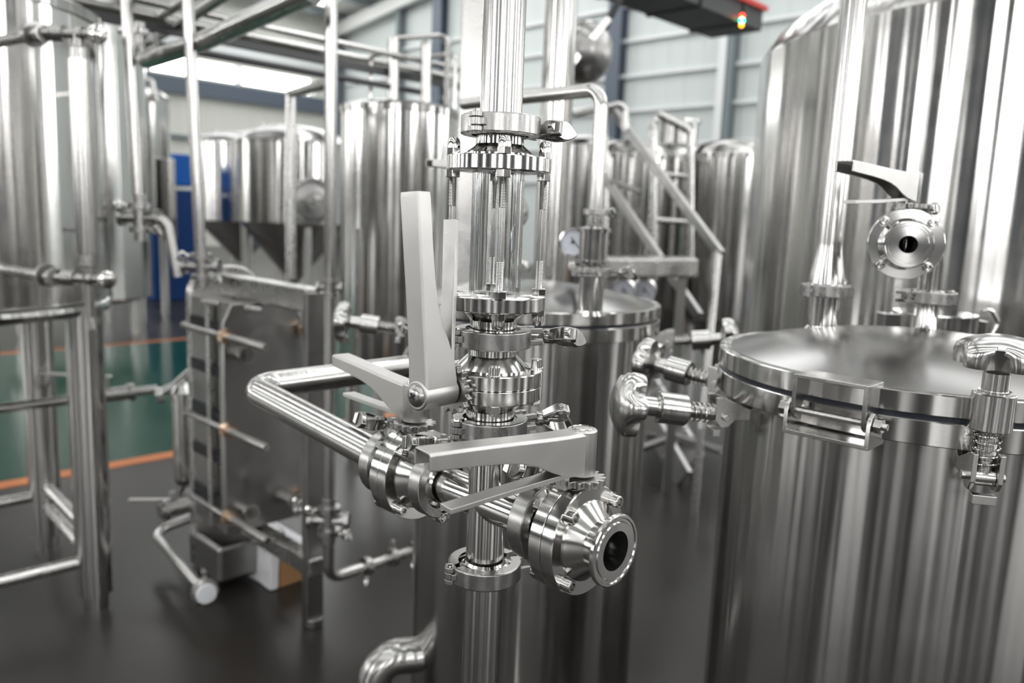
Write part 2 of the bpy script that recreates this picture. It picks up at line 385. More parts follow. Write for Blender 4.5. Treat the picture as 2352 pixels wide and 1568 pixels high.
# ================================================================== FITTINGS (builders)
CR = .032                       # ferrule radius
def wing_nut_mb(T, k=1.0, twist=0.0):
    m = MB(); T = T @ Matrix.Rotation(twist, 4, 'Z') @ Matrix.Scale(k, 4)
    m.lathe([(0, 0), (.0066, 0), (.0074, .002), (.0072, .011), (.0060, .0145), (0, .0145)], 18, T)
    for sx in (-1, 1):
        lo = []
        for z, x, wd, th in ((.006, .0045, .0068, .0045), (.013, .0090, .0078, .0040), (.020, .0128, .0082, .0036), (.027, .0135, .0080, .0040), (.034, .0110, .0072, .0050)):
            lo.append([(sx * (x - th), -wd, z), (sx * (x + th * .4), -wd * .8, z), (sx * (x + th * .4), wd * .8, z), (sx * (x - th), wd, z)])
        m.loft(lo, True, T)
    lens = []
    for i in range(20):
        a = 2 * PI * i / 20; c, s = math.cos(a), math.sin(a)
        lens.append((.0180 * c, .0092 * s * (1 - .5 * c * c)))
    m.prism(lens, 0, .006, T @ Matrix.Translation((0, 0, .029)) @ Matrix.Rotation(.42, 4, 'Y'))
    return m
def tri_clamp(T, label, bolt=0.9, k=1.0, group=None, nut_twist=0.0, mat='cast', name='tri_clamp'):
    """Z along the pipe, hinge at -X, opening at +X, wing nut on the -Y side; bolt = outward swing of the bolt"""
    t = thing(name, label, 'pipe clamp', T @ Matrix.Scale(k, 4) if k != 1 else T, group)
    h = .0088; ro = .0368
    pr = [(.0262, h), (ro - .001, h), (ro, h - .001), (ro, -h + .001), (ro - .001, -h), (.0262, -h), (.0330, -.0062), (.0330, .0062)]
    for sgn, a0, a1 in ((1, .17, PI - .14), (-1, PI + .14, 2 * PI - .17)):
        m = MB(); m.lathe(pr, 26, I4, True, a0, a1)
        # lug at the opening
        for zz in (-.0058, .0058): m.box((ro + .0035, sgn * .0085, zz), (.018, .0048, .0050))
        m.box((ro - .005, sgn * .0085, 0), (.006, .0050, .016))
        # hinge knuckle
        if sgn > 0:
            for zz in (-.0062, .0062):
                m.lathe([(0, zz - .0024), (.0056, zz - .0024), (.0056, zz + .0024), (0, zz + .0024)], 16, Matrix.Translation((-ro - .0015, 0, 0)))
                m.box((-ro + .0005, .0042, zz), (.0075, .0085, .0048))
        else:
            m.lathe([(0, -.0034), (.0056, -.0034), (.0056, .0034), (0, .0034)], 16, Matrix.Translation((-ro - .0015, 0, 0)))
            m.box((-ro + .0005, -.0042, 0), (.0075, .0085, .0064))
        part('clamp_half', m, mat, t, .0009)
    m = MB(); m.lathe([(0, -.0108), (.0030, -.0104), (.0034, -.0088), (.0022, -.0086), (.0022, .0086), (.0034, .0088), (.0030, .0104), (0, .0108)], 14, Matrix.Translation((-ro - .0015, 0, 0)))
    part('hinge_pin', m, 'polished', t)
    d = Vector((math.sin(bolt), -math.cos(bolt), 0)); p0 = Vector((ro + .0055, .0085, 0))
    m = MB(); m.thread(p0, p0 + d * .040, .0034); m.cyl(p0 - Vector((0, 0, .0085)), p0 + Vector((0, 0, .0085)), .0026)
    part('swing_bolt', m, 'turned', t)
    part('wing_nut', wing_nut_mb(frame(p0 + d * .0165, d, (0, 0, 1)), 1.0, nut_twist), 'darkcast', t, .0012)
    return t

def socket_screw(m, T, r=.0056, h=.0085):
    m.lathe([(0, 0), (r, 0), (r, h - .0008), (r - .0008, h), (r * .62, h), (r * .55, h - .005), (0, h - .005)], 18, T)
def butterfly_valve(T, label, theta=0.0, k=1.0, bore=.0175, neck=.0235, screw='dome', group=None, hlen=.175, boss=.041, trig=-.008):
    """Z = flow axis, stem along +X. theta turns the lever about the stem, 0 = along +Z"""
    t = thing('butterfly_valve', label, 'valve', T @ Matrix.Scale(k, 4) if k != 1 else T, group)
    R = .0495
    half = [(bore, .0003), (R - .0006, .0003), (R, .0009), (R, .0128), (R - .0009, .0137), (.036, .0137), (.036, .0150), (.0345, .0165), (.0338, .0172),
            (neck, .0270), (neck, .0365), (CR - .001, .0392), (CR, .0400), (CR, .0428), (CR - .0012, .0436), (.0290, .0436), (.0283, .0425), (.0258, .0425), (.0250, .0436), (bore, .0436)]
    part('valve_body', MB().lathe(half, 64, I4, True), 'turned', t)
    part('valve_body', MB().lathe([(r, -z) for r, z in half], 64, I4, True), 'turned', t)
    # disc inside
    dn = Vector((0, math.cos(theta), math.sin(theta))) if False else Vector((0, 1, 0))
    m = MB(); m.lathe([(0, -.0016), (bore * .96, -.0006), (bore * .96, .0006), (0, .0016)], 32, frame((0, 0, 0), (0, 1, .06), (1, 0, 0)))
    part('valve_disc', m, 'polished', t)
    for i in range(4):
        a = PI / 4 + i * PI / 2; X = Matrix.Translation((.0432 * math.cos(a), .0432 * math.sin(a), 0))
        m = MB(); m.lathe([(0, .0134), (.0072, .0134), (.0072, .0146), (0, .0146)], 18, X)
        socket_screw(m, X @ Matrix.Translation((0, 0, .0146)))
        b = part('cap_screw', m, 'turned', t, 0)
        m = MB(); m.hexa(.0072, -.0205, -.0135, X); m.lathe([(0, -.0235), (.0033, -.0235), (.0038, -.0228), (.0038, -.0205)], 14, X); part('hex_nut', m, 'turned', b, .0004)
    # stem, index ring
    S = frame((0, 0, 0), (1, 0, 0), (0, 0, 1))     # local z = stem, local x = flow
    m = MB(); m.lathe([(0, .044), (.0095, .044), (.0095, .050), (0, .050)], 20, S); part('stem', m, 'turned', t)
    poly = []; nt = 16
    for i in range(nt * 4):
        a = 2 * PI * i / (nt * 4) + theta; r = .0232 if (i % 4) in (0, 1) else .0188; poly.append((r * math.cos(a), r * math.sin(a)))
    m = MB(); m.prism(poly, .0500, .0560, S); m.lathe([(0, .0480), (.0150, .0480), (.0150, .0502), (0, .0502)], 24, S)
    part('index_ring', m, 'cast', t, .0007)
    H = S @ Matrix.Translation((0, 0, .0575)) @ Matrix.Rotation(theta, 4, 'Z')
    m = MB(); m.lathe([(0, 0), (.0128, 0), (.0133, .001), (.0133, boss - .0012), (.0124, boss), (0, boss)], 32, H)
    hb = boss - .001; loops = []; q_ = hlen / .175
    for x, wd, zt, zb in ((.002, .0120, hb, .0015), (.012, .0120, hb, .002), (.028, .0118, hb, .0045), (.045, .0116, hb + .0004, .0105), (.062, .0114, hb + .0010, .0180), (.078, .0113, hb + .0016, .0225), (.10, .0115, hb + .0026, .0258), (.13, .0119, hb + .0038, .0284), (.171, .0124, hb + .0052, .0308), (.175, .0121, hb + .0050, .0312)):
        x *= q_
        tt = .0022
        loops.append([(x, -wd, zb), (x, -wd, zt - .002), (x, -wd + .002, zt), (x, wd - .002, zt), (x, wd, zt - .002), (x, wd, zb),
                      (x, wd - tt, zb), (x, wd - tt, zt - tt), (x, -wd + tt, zt - tt), (x, -wd + tt, zb)])
    m.loft(loops, True, H)
    hd = part('lever', m, 'satin', t, .0008, segs=2)
    m = MB(); loops = []
    for x, wd, z in ((.010, .0085, .002), (.030, .0085, .001), (.050, .0080, .0005 + trig * .15), (.10, .0078, trig * .6), (hlen - .022, .0080, trig)):
        loops.append([(x, -wd, z), (x, -wd, z + .0045), (x, wd, z + .0045), (x, wd, z)])
    m.loft(loops, True, H); m.box((.020, 0, -.004), (.006, .012, .012), H)
    part('trigger', m, 'satin', hd, .0006)
    m = MB(); Q = H @ Matrix.Translation((0, 0, boss))
    if screw == 'dome':
        m.lathe([(.0100, -.0005), (.0100, .0006), (.0092, .0020), (.0070, .0036), (.0040, .0045), (0, .0048)], 28, Q)
        part('screw', m, 'cast', hd)
        m = MB()
        for a in (0.5, 0.5 + PI / 2): m.box((0, 0, .0044), (.0068, .0017, .0018), Q @ Matrix.Rotation(a, 4, 'Z'))
        part('cross_slot', m, 'rubber', hd)
    else:
        m.lathe([(.0098, -.0005), (.0098, .0008), (.0092, .0012), (.0085, .0006), (0, .0004)], 28, Q); part('screw', m, 'polished', hd)
    return t

def ferrule_prof(r, z0, sgn=1, thick=.0032):
    """outer profile of a ferrule whose face is at z0, going back along -sgn*z"""
    return [(CR, z0), (CR, z0 - sgn * thick), (CR - .002, z0 - sgn * (thick + .001)), (r + .002, z0 - sgn * (thick + .0035)), (r, z0 - sgn * (thick + .006))]

def sight_glass(T):
    t = thing('sight_glass', 'clear tubular sight glass held between two round flanges in the upright pipe', 'sight glass', T)
    def fl(s):
        p = [(.0205, .0560), (.0480 - .0008, .0572), (.0485, .0580), (.0485, .0694), (.0478, .0702), (.0330, .0702), (.0330, .0728), (.0318, .0742), (.0250, .0790), (.0225, .0815), (.0222, .0900), (.0240, .0925), (CR, .0945), (CR, .0975), (.0195, .0975)]
        return MB().lathe([(r, z * s) for r, z in p], 72, I4, True)
    part('top_flange', fl(1), 'turned', t); part('bottom_flange', fl(-1), 'turned', t)
    part('glass_tube', MB().lathe([(.0245, -.0562), (.0245, .0562), (.0205, .0562), (.0205, -.0562)], 64, I4, True), 'glass', t)
    for s in (-1, 1): part('gasket', MB().lathe([(.0190, s * .0565), (.0262, s * .0565), (.0262, s * .0574), (.0190, s * .0574)], 48, I4, True), 'ptfe', t)
    for i in range(4):
        a = math.radians(-83 + 90 * i); X = Matrix.Translation((.0425 * math.cos(a), .0425 * math.sin(a), 0))
        m = MB(); m.thread(X @ Vector((0, 0, .024)), X @ Vector((0, 0, .076)), .0036, .0013); m.thread(X @ Vector((0, 0, -.076)), X @ Vector((0, 0, -.024)), .0036, .0013)
        m.cyl(X @ Vector((0, 0, -.0245)), X @ Vector((0, 0, .0245)), .0031)
        rod = part('tie_rod', m, 'turned', t)
        for s in (-1, 1):
            m = MB(); m.hexa(.0074, .0, .0068, X @ Matrix.Translation((0, 0, .0503 if s > 0 else -.0571)))
            part('hex_nut', m, 'polished', rod, .0006)
            Y = X @ Matrix.Translation((0, 0, s * .0704)) @ (I4 if s > 0 else Matrix.Rotation(PI, 4, 'X'))
            m = MB(); m.hexa(.0070, 0, .0062, Y); m.lathe([(.0060, .0062), (.0060, .0108), (.0052, .0138), (.0035, .0158), (0, .0166)], 20, Y)
            part('acorn_nut', m, 'polished', rod, .0004)
    return t

# ================================================================== THE FOREGROUND STACK
AX, AY = -.0185, .7564
def stk(z, az=0): return frame((AX, AY, z), (0, 0, 1), (math.cos(math.radians(az)), math.sin(math.radians(az)), 0))
ZC = 1.0225                     # height of the cross arms
m = MB(); m.lathe([(0, 1.3832)] + ferrule_prof(.0194, 1.3832, -1) + [(.0194, 1.40), (.0194, 2.9), (0, 2.9)], 48, Matrix.Translation((AX, AY, 0)))
solo('riser_pipe', m, 'pipe', 'straight upright stainless pipe above the topmost clamp of the sight glass', 'pipe')
sight_glass(stk(1.2848))
tri_clamp(stk(1.3832, 58), 'tri clamp on top of the sight glass, its wing nut pointing right', .12, nut_twist=1.4)
tri_clamp(stk(1.1865, 28), 'tri clamp directly under the sight glass', .85, nut_twist=1.15)
V1 = stk(1.1430, 230)           # valve body frame: x = stem
butterfly_valve(V1, 'upright-pipe butterfly valve under the sight glass with its lever standing straight up', .06, screw='dome', hlen=.176)
tri_clamp(stk(1.0995, 36), 'tri clamp between the upper butterfly valve and the pipe cross', 1.05, nut_twist=.35)
# cross
X0 = Vector((AX, AY, ZC))
m = MB()
m.lathe([(.0172, -.0705)] + ferrule_prof(.0192, -.0705, -1)[0:5] + ferrule_prof(.0192, .0765, 1)[::-1] + [(.0172, .0765)], 48, frame(X0))
m.lathe([(.0172, -.0715)] + ferrule_prof(.0192, -.0715, -1)[0:5] + ferrule_prof(.0192, .0715, 1)[::-1] + [(.0172, .0715)], 48, frame(X0, -B_, (0, 0, 1)))
solo('pipe_cross', m, 'polished', 'polished four-way pipe cross joining the two lower valves to the upright pipe', 'pipe fitting')
def arm(t, x=(0, 0, 1), z=None): return frame(X0 - B_ * t, B_ if z is None else z, x)
tri_clamp(arm(.0718), 'tri clamp right of the pipe cross, behind the open-ended valve', .35, mat='cast')
tri_clamp(arm(-.0718), 'tri clamp left of the pipe cross under the front lever', .15, nut_twist=.1)
V2 = frame(X0 - B_ * .1155, -B_, (0, 0, 1))
a3 = math.atan2(-.60, -.80)     # world azimuth of the front lever
def lever_theta(flow, az):      # angle about +Z(up stem) from the flow axis to az
    return az - math.atan2(flow.y, flow.x)
butterfly_valve(V2, 'open-ended butterfly valve at the right of the pipe cross, lever lying across the front', lever_theta(-B_, a3), screw='cap', hlen=.161)
V3 = frame(X0 + B_ * .1155, -B_, (0, 0, 1))
butterfly_valve(V3, 'butterfly valve at the left of the pipe cross, lever pointing back to the left', lever_theta(-B_, math.atan2(.78, -.62)), screw='cap', hlen=.178, trig=-.004)
tri_clamp(arm(-.1592), 'tri clamp joining the bent pipe to the left butterfly valve', .25, nut_twist=-.1)
tri_clamp(stk(.9520, 30), 'tri clamp at the bottom of the pipe cross', .9)
m = MB(); m.lathe([(0, .9515)] + ferrule_prof(.0192, .9515, 1) + [(.0192, .93), (.0192, .22)], 48, Matrix.Translation((AX, AY, 0)))
m.tube([(AX, AY, .225), (AX, AY, .12), (AX + .06, AY + .6, .12)], .0192, .07, 24)
solo('riser_pipe', m, 'pipe', 'lower upright stainless pipe below the bottom clamp', 'pipe')
# bent pipe
E = CAM + ray(573, 890) * 1.12
s0 = X0 + B_ * .1595; dr = (E - s0).normalized(); e2 = E + A_ * .34 + Vector((0, 0, .0))
m = MB(); m.lathe([(0, 0), (CR, 0), (CR, .003), (.021, .008), (.0192, .012), (.0192, .02)], 36, frame(s0, dr)); m.tube([s0 + dr * .012, E, e2], .0192, .040, 28, 12)
solo('bent_pipe', m, 'pipe', 'bent stainless pipe looping left from the valve and back to the middle vessel', 'pipe')
tri_clamp(frame(e2 - A_ * .035, A_, (0, 0, 1)), 'out of focus tri clamp on the back run of the bent pipe', .4)
# ================================================================== VESSELS WITH BOLTED LIDS
VR = .262; ZR = 1.135
def star_knob(m, T):
    N = 90; loops = []
    prof = [(.28, -.004), (.36, -.001), (.62, .002), (.88, .003), (.97, .003), (1.0, .008), (1.0, .017), (.94, .0235), (.80, .0275), (.6, .0315), (.35, .034), (.12, .035)]
    for rr, z in prof:
        l = []
        for i in range(N):
            a = 2 * PI * i / N; lob = math.cos(5 * a) * .5 + .5
            k_ = min(1, max(0, (rr - .45) / .4)); kz = min(1, max(.25, 1 - (z - .014) / .014))
            r = .0425 * rr * (1 - .33 * (1 - lob) ** 1.6 * k_ * kz); l.append((r * math.cos(a), r * math.sin(a), z))
        loops.append(l)
    m.loft(loops, True, T)
def swing_bolt(v, az, mode, label=None):
    """clamp bolt hinged on the vessel wall; v = vessel empty"""
    c, s = math.cos(math.radians(az)), math.sin(math.radians(az)); rad = Vector((c, s, 0)); tan = Vector((-s, c, 0))
    P = rad * (VR + .017) + Vector((0, 0, 1.058))
    d = (Vector((0, 0, 1)) + rad * .02) if mode == 'up' else (rad * .985 + Vector((0, 0, .12)))
    d.normalize(); B = frame(P, d, tan); Q = frame(P, (0, 0, 1), rad)
    m = MB()
    for k in (-1, 1):      # clevis cheeks
        pl = [(-.034, -.010), (.004, -.026), (.0135, -.026), (.0135, .004), (.006, .0135), (-.004, .0135), (-.014, .004), (-.034, .004)]
        m.prism(pl, k * .0125 - .0025, k * .0125 + .0025, frame(P, tan, rad))
    m.box((.0085, 0, -.0215), (.010, .0225, .010), Q); m.cyl(P - tan * .0205, P + tan * .0205, .0045)
    r = part('swing_bolt', m, 'frame', v, .0009)
    m = MB(); m.cyl(P - tan * .0095, P + tan * .0095, .0095); m.thread(B @ Vector((0, 0, .004)), B @ Vector((0, 0, .058)), .0088, .0016, 18); part('bolt_rod', m, 'turned', r)
    part('spring', MB().helix(.0118, .010, .050, 5.5, .0011, B), 'turned', r)
    m = MB(); m.lathe([(.0100, .050), (.0195, .050), (.0203, .051), (.0203, .087), (.0193, .088), (.0150, .0885), (.0150, .0905), (.0100, .0905)], 32, B, True); part('collar', m, 'pipe', r)
    m = MB(); m.cyl(B @ Vector((0, 0, .086)), B @ Vector((0, 0, .116)), .0125, seg=28); star_knob(m, B @ Matrix.Translation((0, 0, .112))); part('star_knob', m, 'knob', r, sharp=70)
    return r
def hinge(v, az):
    c, s = math.cos(math.radians(az)), math.sin(math.radians(az)); rad = Vector((c, s, 0)); tan = Vector((-s, c, 0))
    Q = frame(rad * VR, (0, 0, 1), rad)     # x outward, y tangential
    W = .039
    m = MB(); m.box((.010, 0, 1.1385), (.042, 2 * W, .0045), Q)
    for k in (-1, 1):
        pl = [(-.012, 1.1405), (.031, 1.1405), (.031, 1.101), (.0285, 1.093), (.0215, 1.088), (.0145, 1.093), (.012, 1.101), (.006, 1.112), (-.012, 1.112)]
        m.prism([(x, z) for x, z in pl], -k * W - .0024, -k * W + .0024, frame(rad * VR, tan, rad) @ Matrix(((1, 0, 0, 0), (0, -1, 0, 0), (0, 0, 1, 0), (0, 0, 0, 1))) if False else Matrix(((rad.x, 0, tan.x, rad.x * VR), (rad.y, 0, tan.y, rad.y * VR), (0, 1, 0, 0), (0, 0, 0, 1))))
    h = part('hinge', m, 'frame', v, .0008, label='square bracket hinge with a threaded cross bolt')
    W2 = W + .0065; m = MB(); m.box((.010, 0, 1.0745), (.046, 2 * W2, .005), Q)
    for k in (-1, 1):
        pl = [(-.012, 1.072), (.033, 1.072), (.033, 1.098), (.030, 1.106), (.0215, 1.111), (.013, 1.106), (.009, 1.098), (-.012, 1.098)]
        m.prism(pl, -k * W2 - .0024, -k * W2 + .0024, Matrix(((rad.x, 0, tan.x, rad.x * VR), (rad.y, 0, tan.y, rad.y * VR), (0, 1, 0, 0), (0, 0, 0, 1))))
    part('lower_bracket', m, 'frame', h, .0008)
    a = rad * (VR + .0215) + Vector((0, 0, 1.0985)); m = MB(); m.thread(a - tan * (W2 + .012), a + tan * (W2 + .016), .0042, .0012)
    for k in (-1, 1): m.hexa(.0085, W2 + .003, W2 + .011, frame(a, tan * k, (0, 0, 1)))
    part('hinge_bolt', m, 'turned', h, .0004)
def vessel(loc, label, bolts, hinges, nozzles=(), legs=(20, 140, 260)):
    v = thing('brewing_vessel', label, 'tank', loc)
    m = MB(); m.lathe([(0, .12), (.10, .132), (.19, .155), (.235, .195), (.246, .24), (.246, 1.079), (.236, 1.079)], 96); part('body', m, 'tankdark', v)
    part('lower_ring', MB().lathe([(.236, 1.0785), (VR - .001, 1.0785), (VR, 1.0795), (VR, 1.1045), (VR - .001, 1.1055), (.236, 1.1055)], 120, I4, True), 'tank', v)
    part('gasket', MB().lathe([(.236, 1.1054), (VR - .0045, 1.1054), (VR - .0045, 1.1118), (.236, 1.1118)], 96, I4, True), 'gasket', v, label='blue black rubber gasket')
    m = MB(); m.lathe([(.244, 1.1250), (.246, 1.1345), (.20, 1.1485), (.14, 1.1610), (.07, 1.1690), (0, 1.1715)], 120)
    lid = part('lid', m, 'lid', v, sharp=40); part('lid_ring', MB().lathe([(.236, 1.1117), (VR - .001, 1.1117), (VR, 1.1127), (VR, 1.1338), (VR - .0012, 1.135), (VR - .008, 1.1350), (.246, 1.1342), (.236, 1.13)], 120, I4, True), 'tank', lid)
    for a in legs:
        c, s = math.cos(math.radians(a)), math.sin(math.radians(a)); m = MB(); m.cyl((.20 * c, .20 * s, .17), (.20 * c, .20 * s, .02), .021); m.cyl((.20 * c, .20 * s, .02), (.20 * c, .20 * s, 0), .035); part('leg', m, 'pipe', v)
    for az, mode in bolts: swing_bolt(v, az, mode)
    for az in hinges: hinge(v, az)
    for x, y, r, z1 in nozzles:
        rr = math.hypot(x, y); z0 = 1.1715 - .0225 * (rr / .2) ** 2 - .006
        part('nozzle', MB().lathe([(0, z0), (r * 1.25, z0), (r, z0 + .008), (r, z1 - .006), (r * 1.5, z1 - .003), (r * 1.5, z1), (0, z1)], 36, Matrix.Translation((x, y, 0))), 'polished', lid)
    return v
RV = Vector((.55, 1.06, 0)); CV = Vector((.046, 1.68, 0))
def on_lid(px, py, c, z=1.165): p = atZ(px, py, z) - c; return p.x, p.y
na = on_lid(1888, 742, RV); nb = on_lid(2126, 748, RV, 1.168); nc = on_lid(1357, 676, CV, 1.168)
zc = lambda px, py, c, n: 0
def z_at(p, c, py):        # height on the vertical through c+p whose picture row is py
    lo, hi = .3, 4
    for _ in range(50):
        mid = (lo + hi) / 2
        if proj((c.x + p[0], c.y + p[1], mid))[1] > py: lo = mid
        else: hi = mid
    return lo
za = z_at(na, RV, 666); zb = z_at(nb, RV, 682); zz = z_at(nc, CV, 624)
vessel(RV, 'right foreground brewing vessel with a domed bolted lid and blue black gasket', [(257, 'up'), (190, 'out'), (143, 'out'), (-35, 'up')], [226], [(*na, .021, za), (*nb, .0145, zb)])
cvs = vessel(CV, 'middle brewing vessel with a domed lid behind the upright pipe', [(183, 'out'), (-8, 'out'), (100, 'up')], [60], [(*nc, .023, zz)])
m = MB(); q = CV + Vector((-.215, -.05, 0)); m.tube([(-.20, -.10, .375), (-.308, -.13, .375), (-.308, -.13, .08)], .037, .075, 24, 10); part('outlet_elbow', m, 'tankdark', cvs)
def T_on(c, p, z, az=0): return frame((c.x + p[0], c.y + p[1], z), (0, 0, 1), (math.cos(math.radians(az)), math.sin(math.radians(az)), 0))
# --- right vessel: pipe with reducer
tri_clamp(T_on(RV, na, za, 30), 'tri clamp on the lid nozzle under the tall widened pipe', 2.2, k=.95, nut_twist=.3)
z1 = z_at(na, RV, 628); z2 = z_at(na, RV, 575)
m = MB(); m.lathe([(0, za)] + [(.030, za), (.030, za + .0032), (.0250, za + .010), (.0240, z1), (.0182, z2), (.0178, z2 + .01), (.0178, 3.2), (0, 3.2)], 40, Matrix.Translation((RV.x + na[0], RV.y + na[1], 0)))
solo('riser_pipe', m, 'pipe', 'tall upright stainless pipe widening down to the right vessel lid', 'pipe')
# --- right vessel: valve on elbow
tri_clamp(T_on(RV, nb, zb, 195), 'tri clamp on the lid nozzle under the small valve', -.9, k=1.0, nut_twist=1.0)
vd = Vector((-.36, -1, 0)).normalized()
P = Vector((RV.x + nb[0], RV.y + nb[1], 1.27)); zv = z_at((nb[0], nb[1]), RV, 548)
vc = CAM + ray(2078, 560) * ((P - CAM).dot(f_) - .115); zv = vc.z
bx = vc - vd * .047
m = MB(); m.lathe([(0, zb), (.032, zb), (.032, zb + .003), (.0145, zb + .010), (.0145, zb + .014)], 32, Matrix.Translation((P.x, P.y, 0)))
m.tube([(P.x, P.y, zb + .012), (P.x, P.y, zv), bx], .0145, .034, 22, 12, cap=False)
m.lathe([(.0125, 0), (CR, 0), (CR, .003), (.0145, .010)], 32, frame(bx + vd * .003, -vd))
solo('pipe_elbow', m, 'pipe', 'small stainless elbow rising from the right vessel lid', 'pipe fitting')
tri_clamp(frame(bx + vd * .006, vd, (0, 0, 1)), 'tri clamp behind the small valve of the right vessel', .2, k=.92)
def rv_valve(T, label, th):
    return butterfly_valve(T, label, th, k=.92, bore=.0120, neck=.0262, screw='cap', hlen=.180)
rv_valve(frame(vc, vd, (0, 0, 1)), 'small butterfly valve facing forward above the right vessel lid, lever raised to the left', lever_theta(vd, math.atan2(-.62, -.78)))
# hatch behind
hc = atZ(2235, 742, 1.15)
t = thing('hatch', 'low round lidded hatch with a hooked latch behind the right vessel lid', 'hatch', (hc.x, hc.y + .13, 1.105))
m = MB(); m.lathe([(0, 0), (.075, 0), (.075, .047), (.073, .049), (0, .050)], 64); m.bar((0, 0, 0), (0, 0, -1.1), .08, .08); part('hatch_body', m, 'polished', t)
m = MB(); m.box((.088, -.01, .012), (.005, .03, .05)); m.tube([(.083, -.01, .055), (.10, -.01, .062), (.118, -.01, .035), (.108, -.01, .012)], .004, .012, 10); part('latch', m, 'pipe', t)
m = MB(); m.box((-.088, 0, .025), (.03, .035, .04)); part('hinge_block', m, 'polished', t, .002)

# --- middle vessel: sight fitting, gauge, upright pipe
tri_clamp(T_on(CV, nc, zz, 20), 'out of focus tri clamp on the middle vessel lid nozzle', 1.2, k=.92)
z1 = z_at(nc, CV, 605); z2 = z_at(nc, CV, 525); z3 = z_at(nc, CV, 500); z4 = z_at(nc, CV, 205)
t = thing('sight_glass', 'short bright cylindrical fitting above the middle vessel lid beside a dial gauge', 'sight glass', Vector((CV.x + nc[0], CV.y + nc[1], 0)))
m = MB(); m.lathe([(0, zz), (.030, zz), (.030, zz + .003), (.021, zz + .010), (.021, z1), (.031, z1), (.031, z1 + .006), (.0, z1 + .006)], 32); part('end_flange', m, 'polished', t); m = MB()
m.lathe([(0, z2 - .006), (.031, z2 - .006), (.031, z2), (.016, z2 + .004), (.016, z3), (0, z3)], 32); part('end_flange', m, 'polished', t)
part('cylinder', MB().lathe([(0, z1), (.026, z1 + .005), (.026, z2 - .005), (0, z2 - .005)], 32), 'polished', t)
for i in range(4):
    a = PI / 4 + i * PI / 2; part('tie_rod', MB().cyl((.029 * math.cos(a), .029 * math.sin(a), z1), (.029 * math.cos(a), .029 * math.sin(a), z2), .0025), 'turned', t)
xx, yy = CV.x + nc[0], CV.y + nc[1]
m = MB(); m.tube([(xx, yy, z3), (xx, yy, z4), (xx - .26, yy + .25, z4)], .0125, .03, 18)
solo('bent_pipe', m, 'pipe', 'slim upright pipe above the middle vessel bending left at its top', 'pipe')
def gauge(c, n, r, label, cat='gauge', stem=None, group=None):
    n = Vector(n).normalized(); T = frame(c, n, (0, 0, 1)); t = thing('pressure_gauge', label, cat, T, group)
    part('case', MB().lathe([(0, -.6 * r), (r * .9, -.6 * r), (r, -.5 * r), (r, 0), (r * 1.08, .02 * r), (r * 1.08, .1 * r), (r * .93, .12 * r), (r * .92, .0), (0, 0)], 40), 'polished', t)
    d = part('dial', MB().lathe([(0, .005 * r), (r * .92, .005 * r), (r * .92, .02 * r), (0, .02 * r)], 36), 'dial', t)
    m = MB(); m.box((-.15 * r, -.12 * r, .04 * r), (1.0 * r, .08 * r, .02 * r), Matrix.Rotation(.7, 4, 'Z')); m.lathe([(0, .02 * r), (.13 * r, .02 * r), (.13 * r, .08 * r), (0, .08 * r)], 14)
    for i in range(25):
        a = math.radians(-135 + 270 * i / 24) ; m.box((.8 * r, 0, .03 * r), (.12 * r if i % 4 else .2 * r, .03 * r, .01 * r), Matrix.Rotation(a, 4, 'Z'))
    part('needle', m, 'ink', d)
    if stem: part('stem', MB().tube([T.inverted() @ Vector(p) for p in stem], .008, .02, 12), 'pipe', t)
    return t
gc = CAM + ray(1316, 556) * 1.66
gauge(gc, (-.42, -1, .02), .028, 'dial pressure gauge left of the short fitting above the middle vessel', stem=[gc + Vector((0, .01, -.03)), gc + Vector((0, .01, -.055)), Vector((xx, yy, gc.z - .055))])
tri_clamp(frame((xx, yy, z3 + .01), (0, 0, 1), (.5, .8, 0)), 'small out of focus tri clamp above the short fitting of the middle vessel', .8, k=.6)
# ================================================================== BACKGROUND: TANKS
def big_tank(name, label, c, R, z0, z1, dome, leg_r=.05, leg_at=(), braces=(), leg_R=None, mat='tank', cone=None, rim=True, group=None, dome_in=.25):
    t = thing(name, label, 'tank', (c[0], c[1], 0), group)
    if cone is None: bot = [(0, z0 - .10), (R * .5, z0 - .085), (R * .85, z0 - .045), (R * .97, z0 - .02), (R, z0)]
    else: bot = [(0, cone), (.05, cone), (.055, cone + .02), (R * .96, z0 - .03), (R, z0)]
    body = part('body', MB().lathe(bot + [(R, z1)], 96), mat, t)
    top = [(R, z1 - .001), (R, z1 + .004)]
    if rim: top = [(R, z1 - .03), (R + .008, z1 - .03), (R + .008, z1), (R, z1 + .004)]
    top += [(R * .95, z1 + dome * .25), (R * .8, z1 + dome * .6), (R * .5, z1 + dome * .88), (R * .22, z1 + dome), (0, z1 + dome)]
    part('top_head', MB().lathe(top, 80), 'tankdark', t, sharp=40)
    LR = leg_R or R - leg_r; pts = []
    for a in leg_at:
        x, y = LR * math.cos(math.radians(a)), LR * math.sin(math.radians(a)); pts.append((x, y)); m = MB()
        zt = z0 + .0 if LR < R * .98 else z0 + .25
        if cone is not None or LR < R: m.cyl((x, y, zt - .02), (x, y, .05), leg_r); m.cyl((x, y, .05), (x, y, 0), leg_r * .75)
        part('leg', m, 'pipe', t)
    for i, j, z in braces:
        part('brace', MB().cyl((*pts[i], z), (*pts[j], z), .02), 'frame', t)
    return t
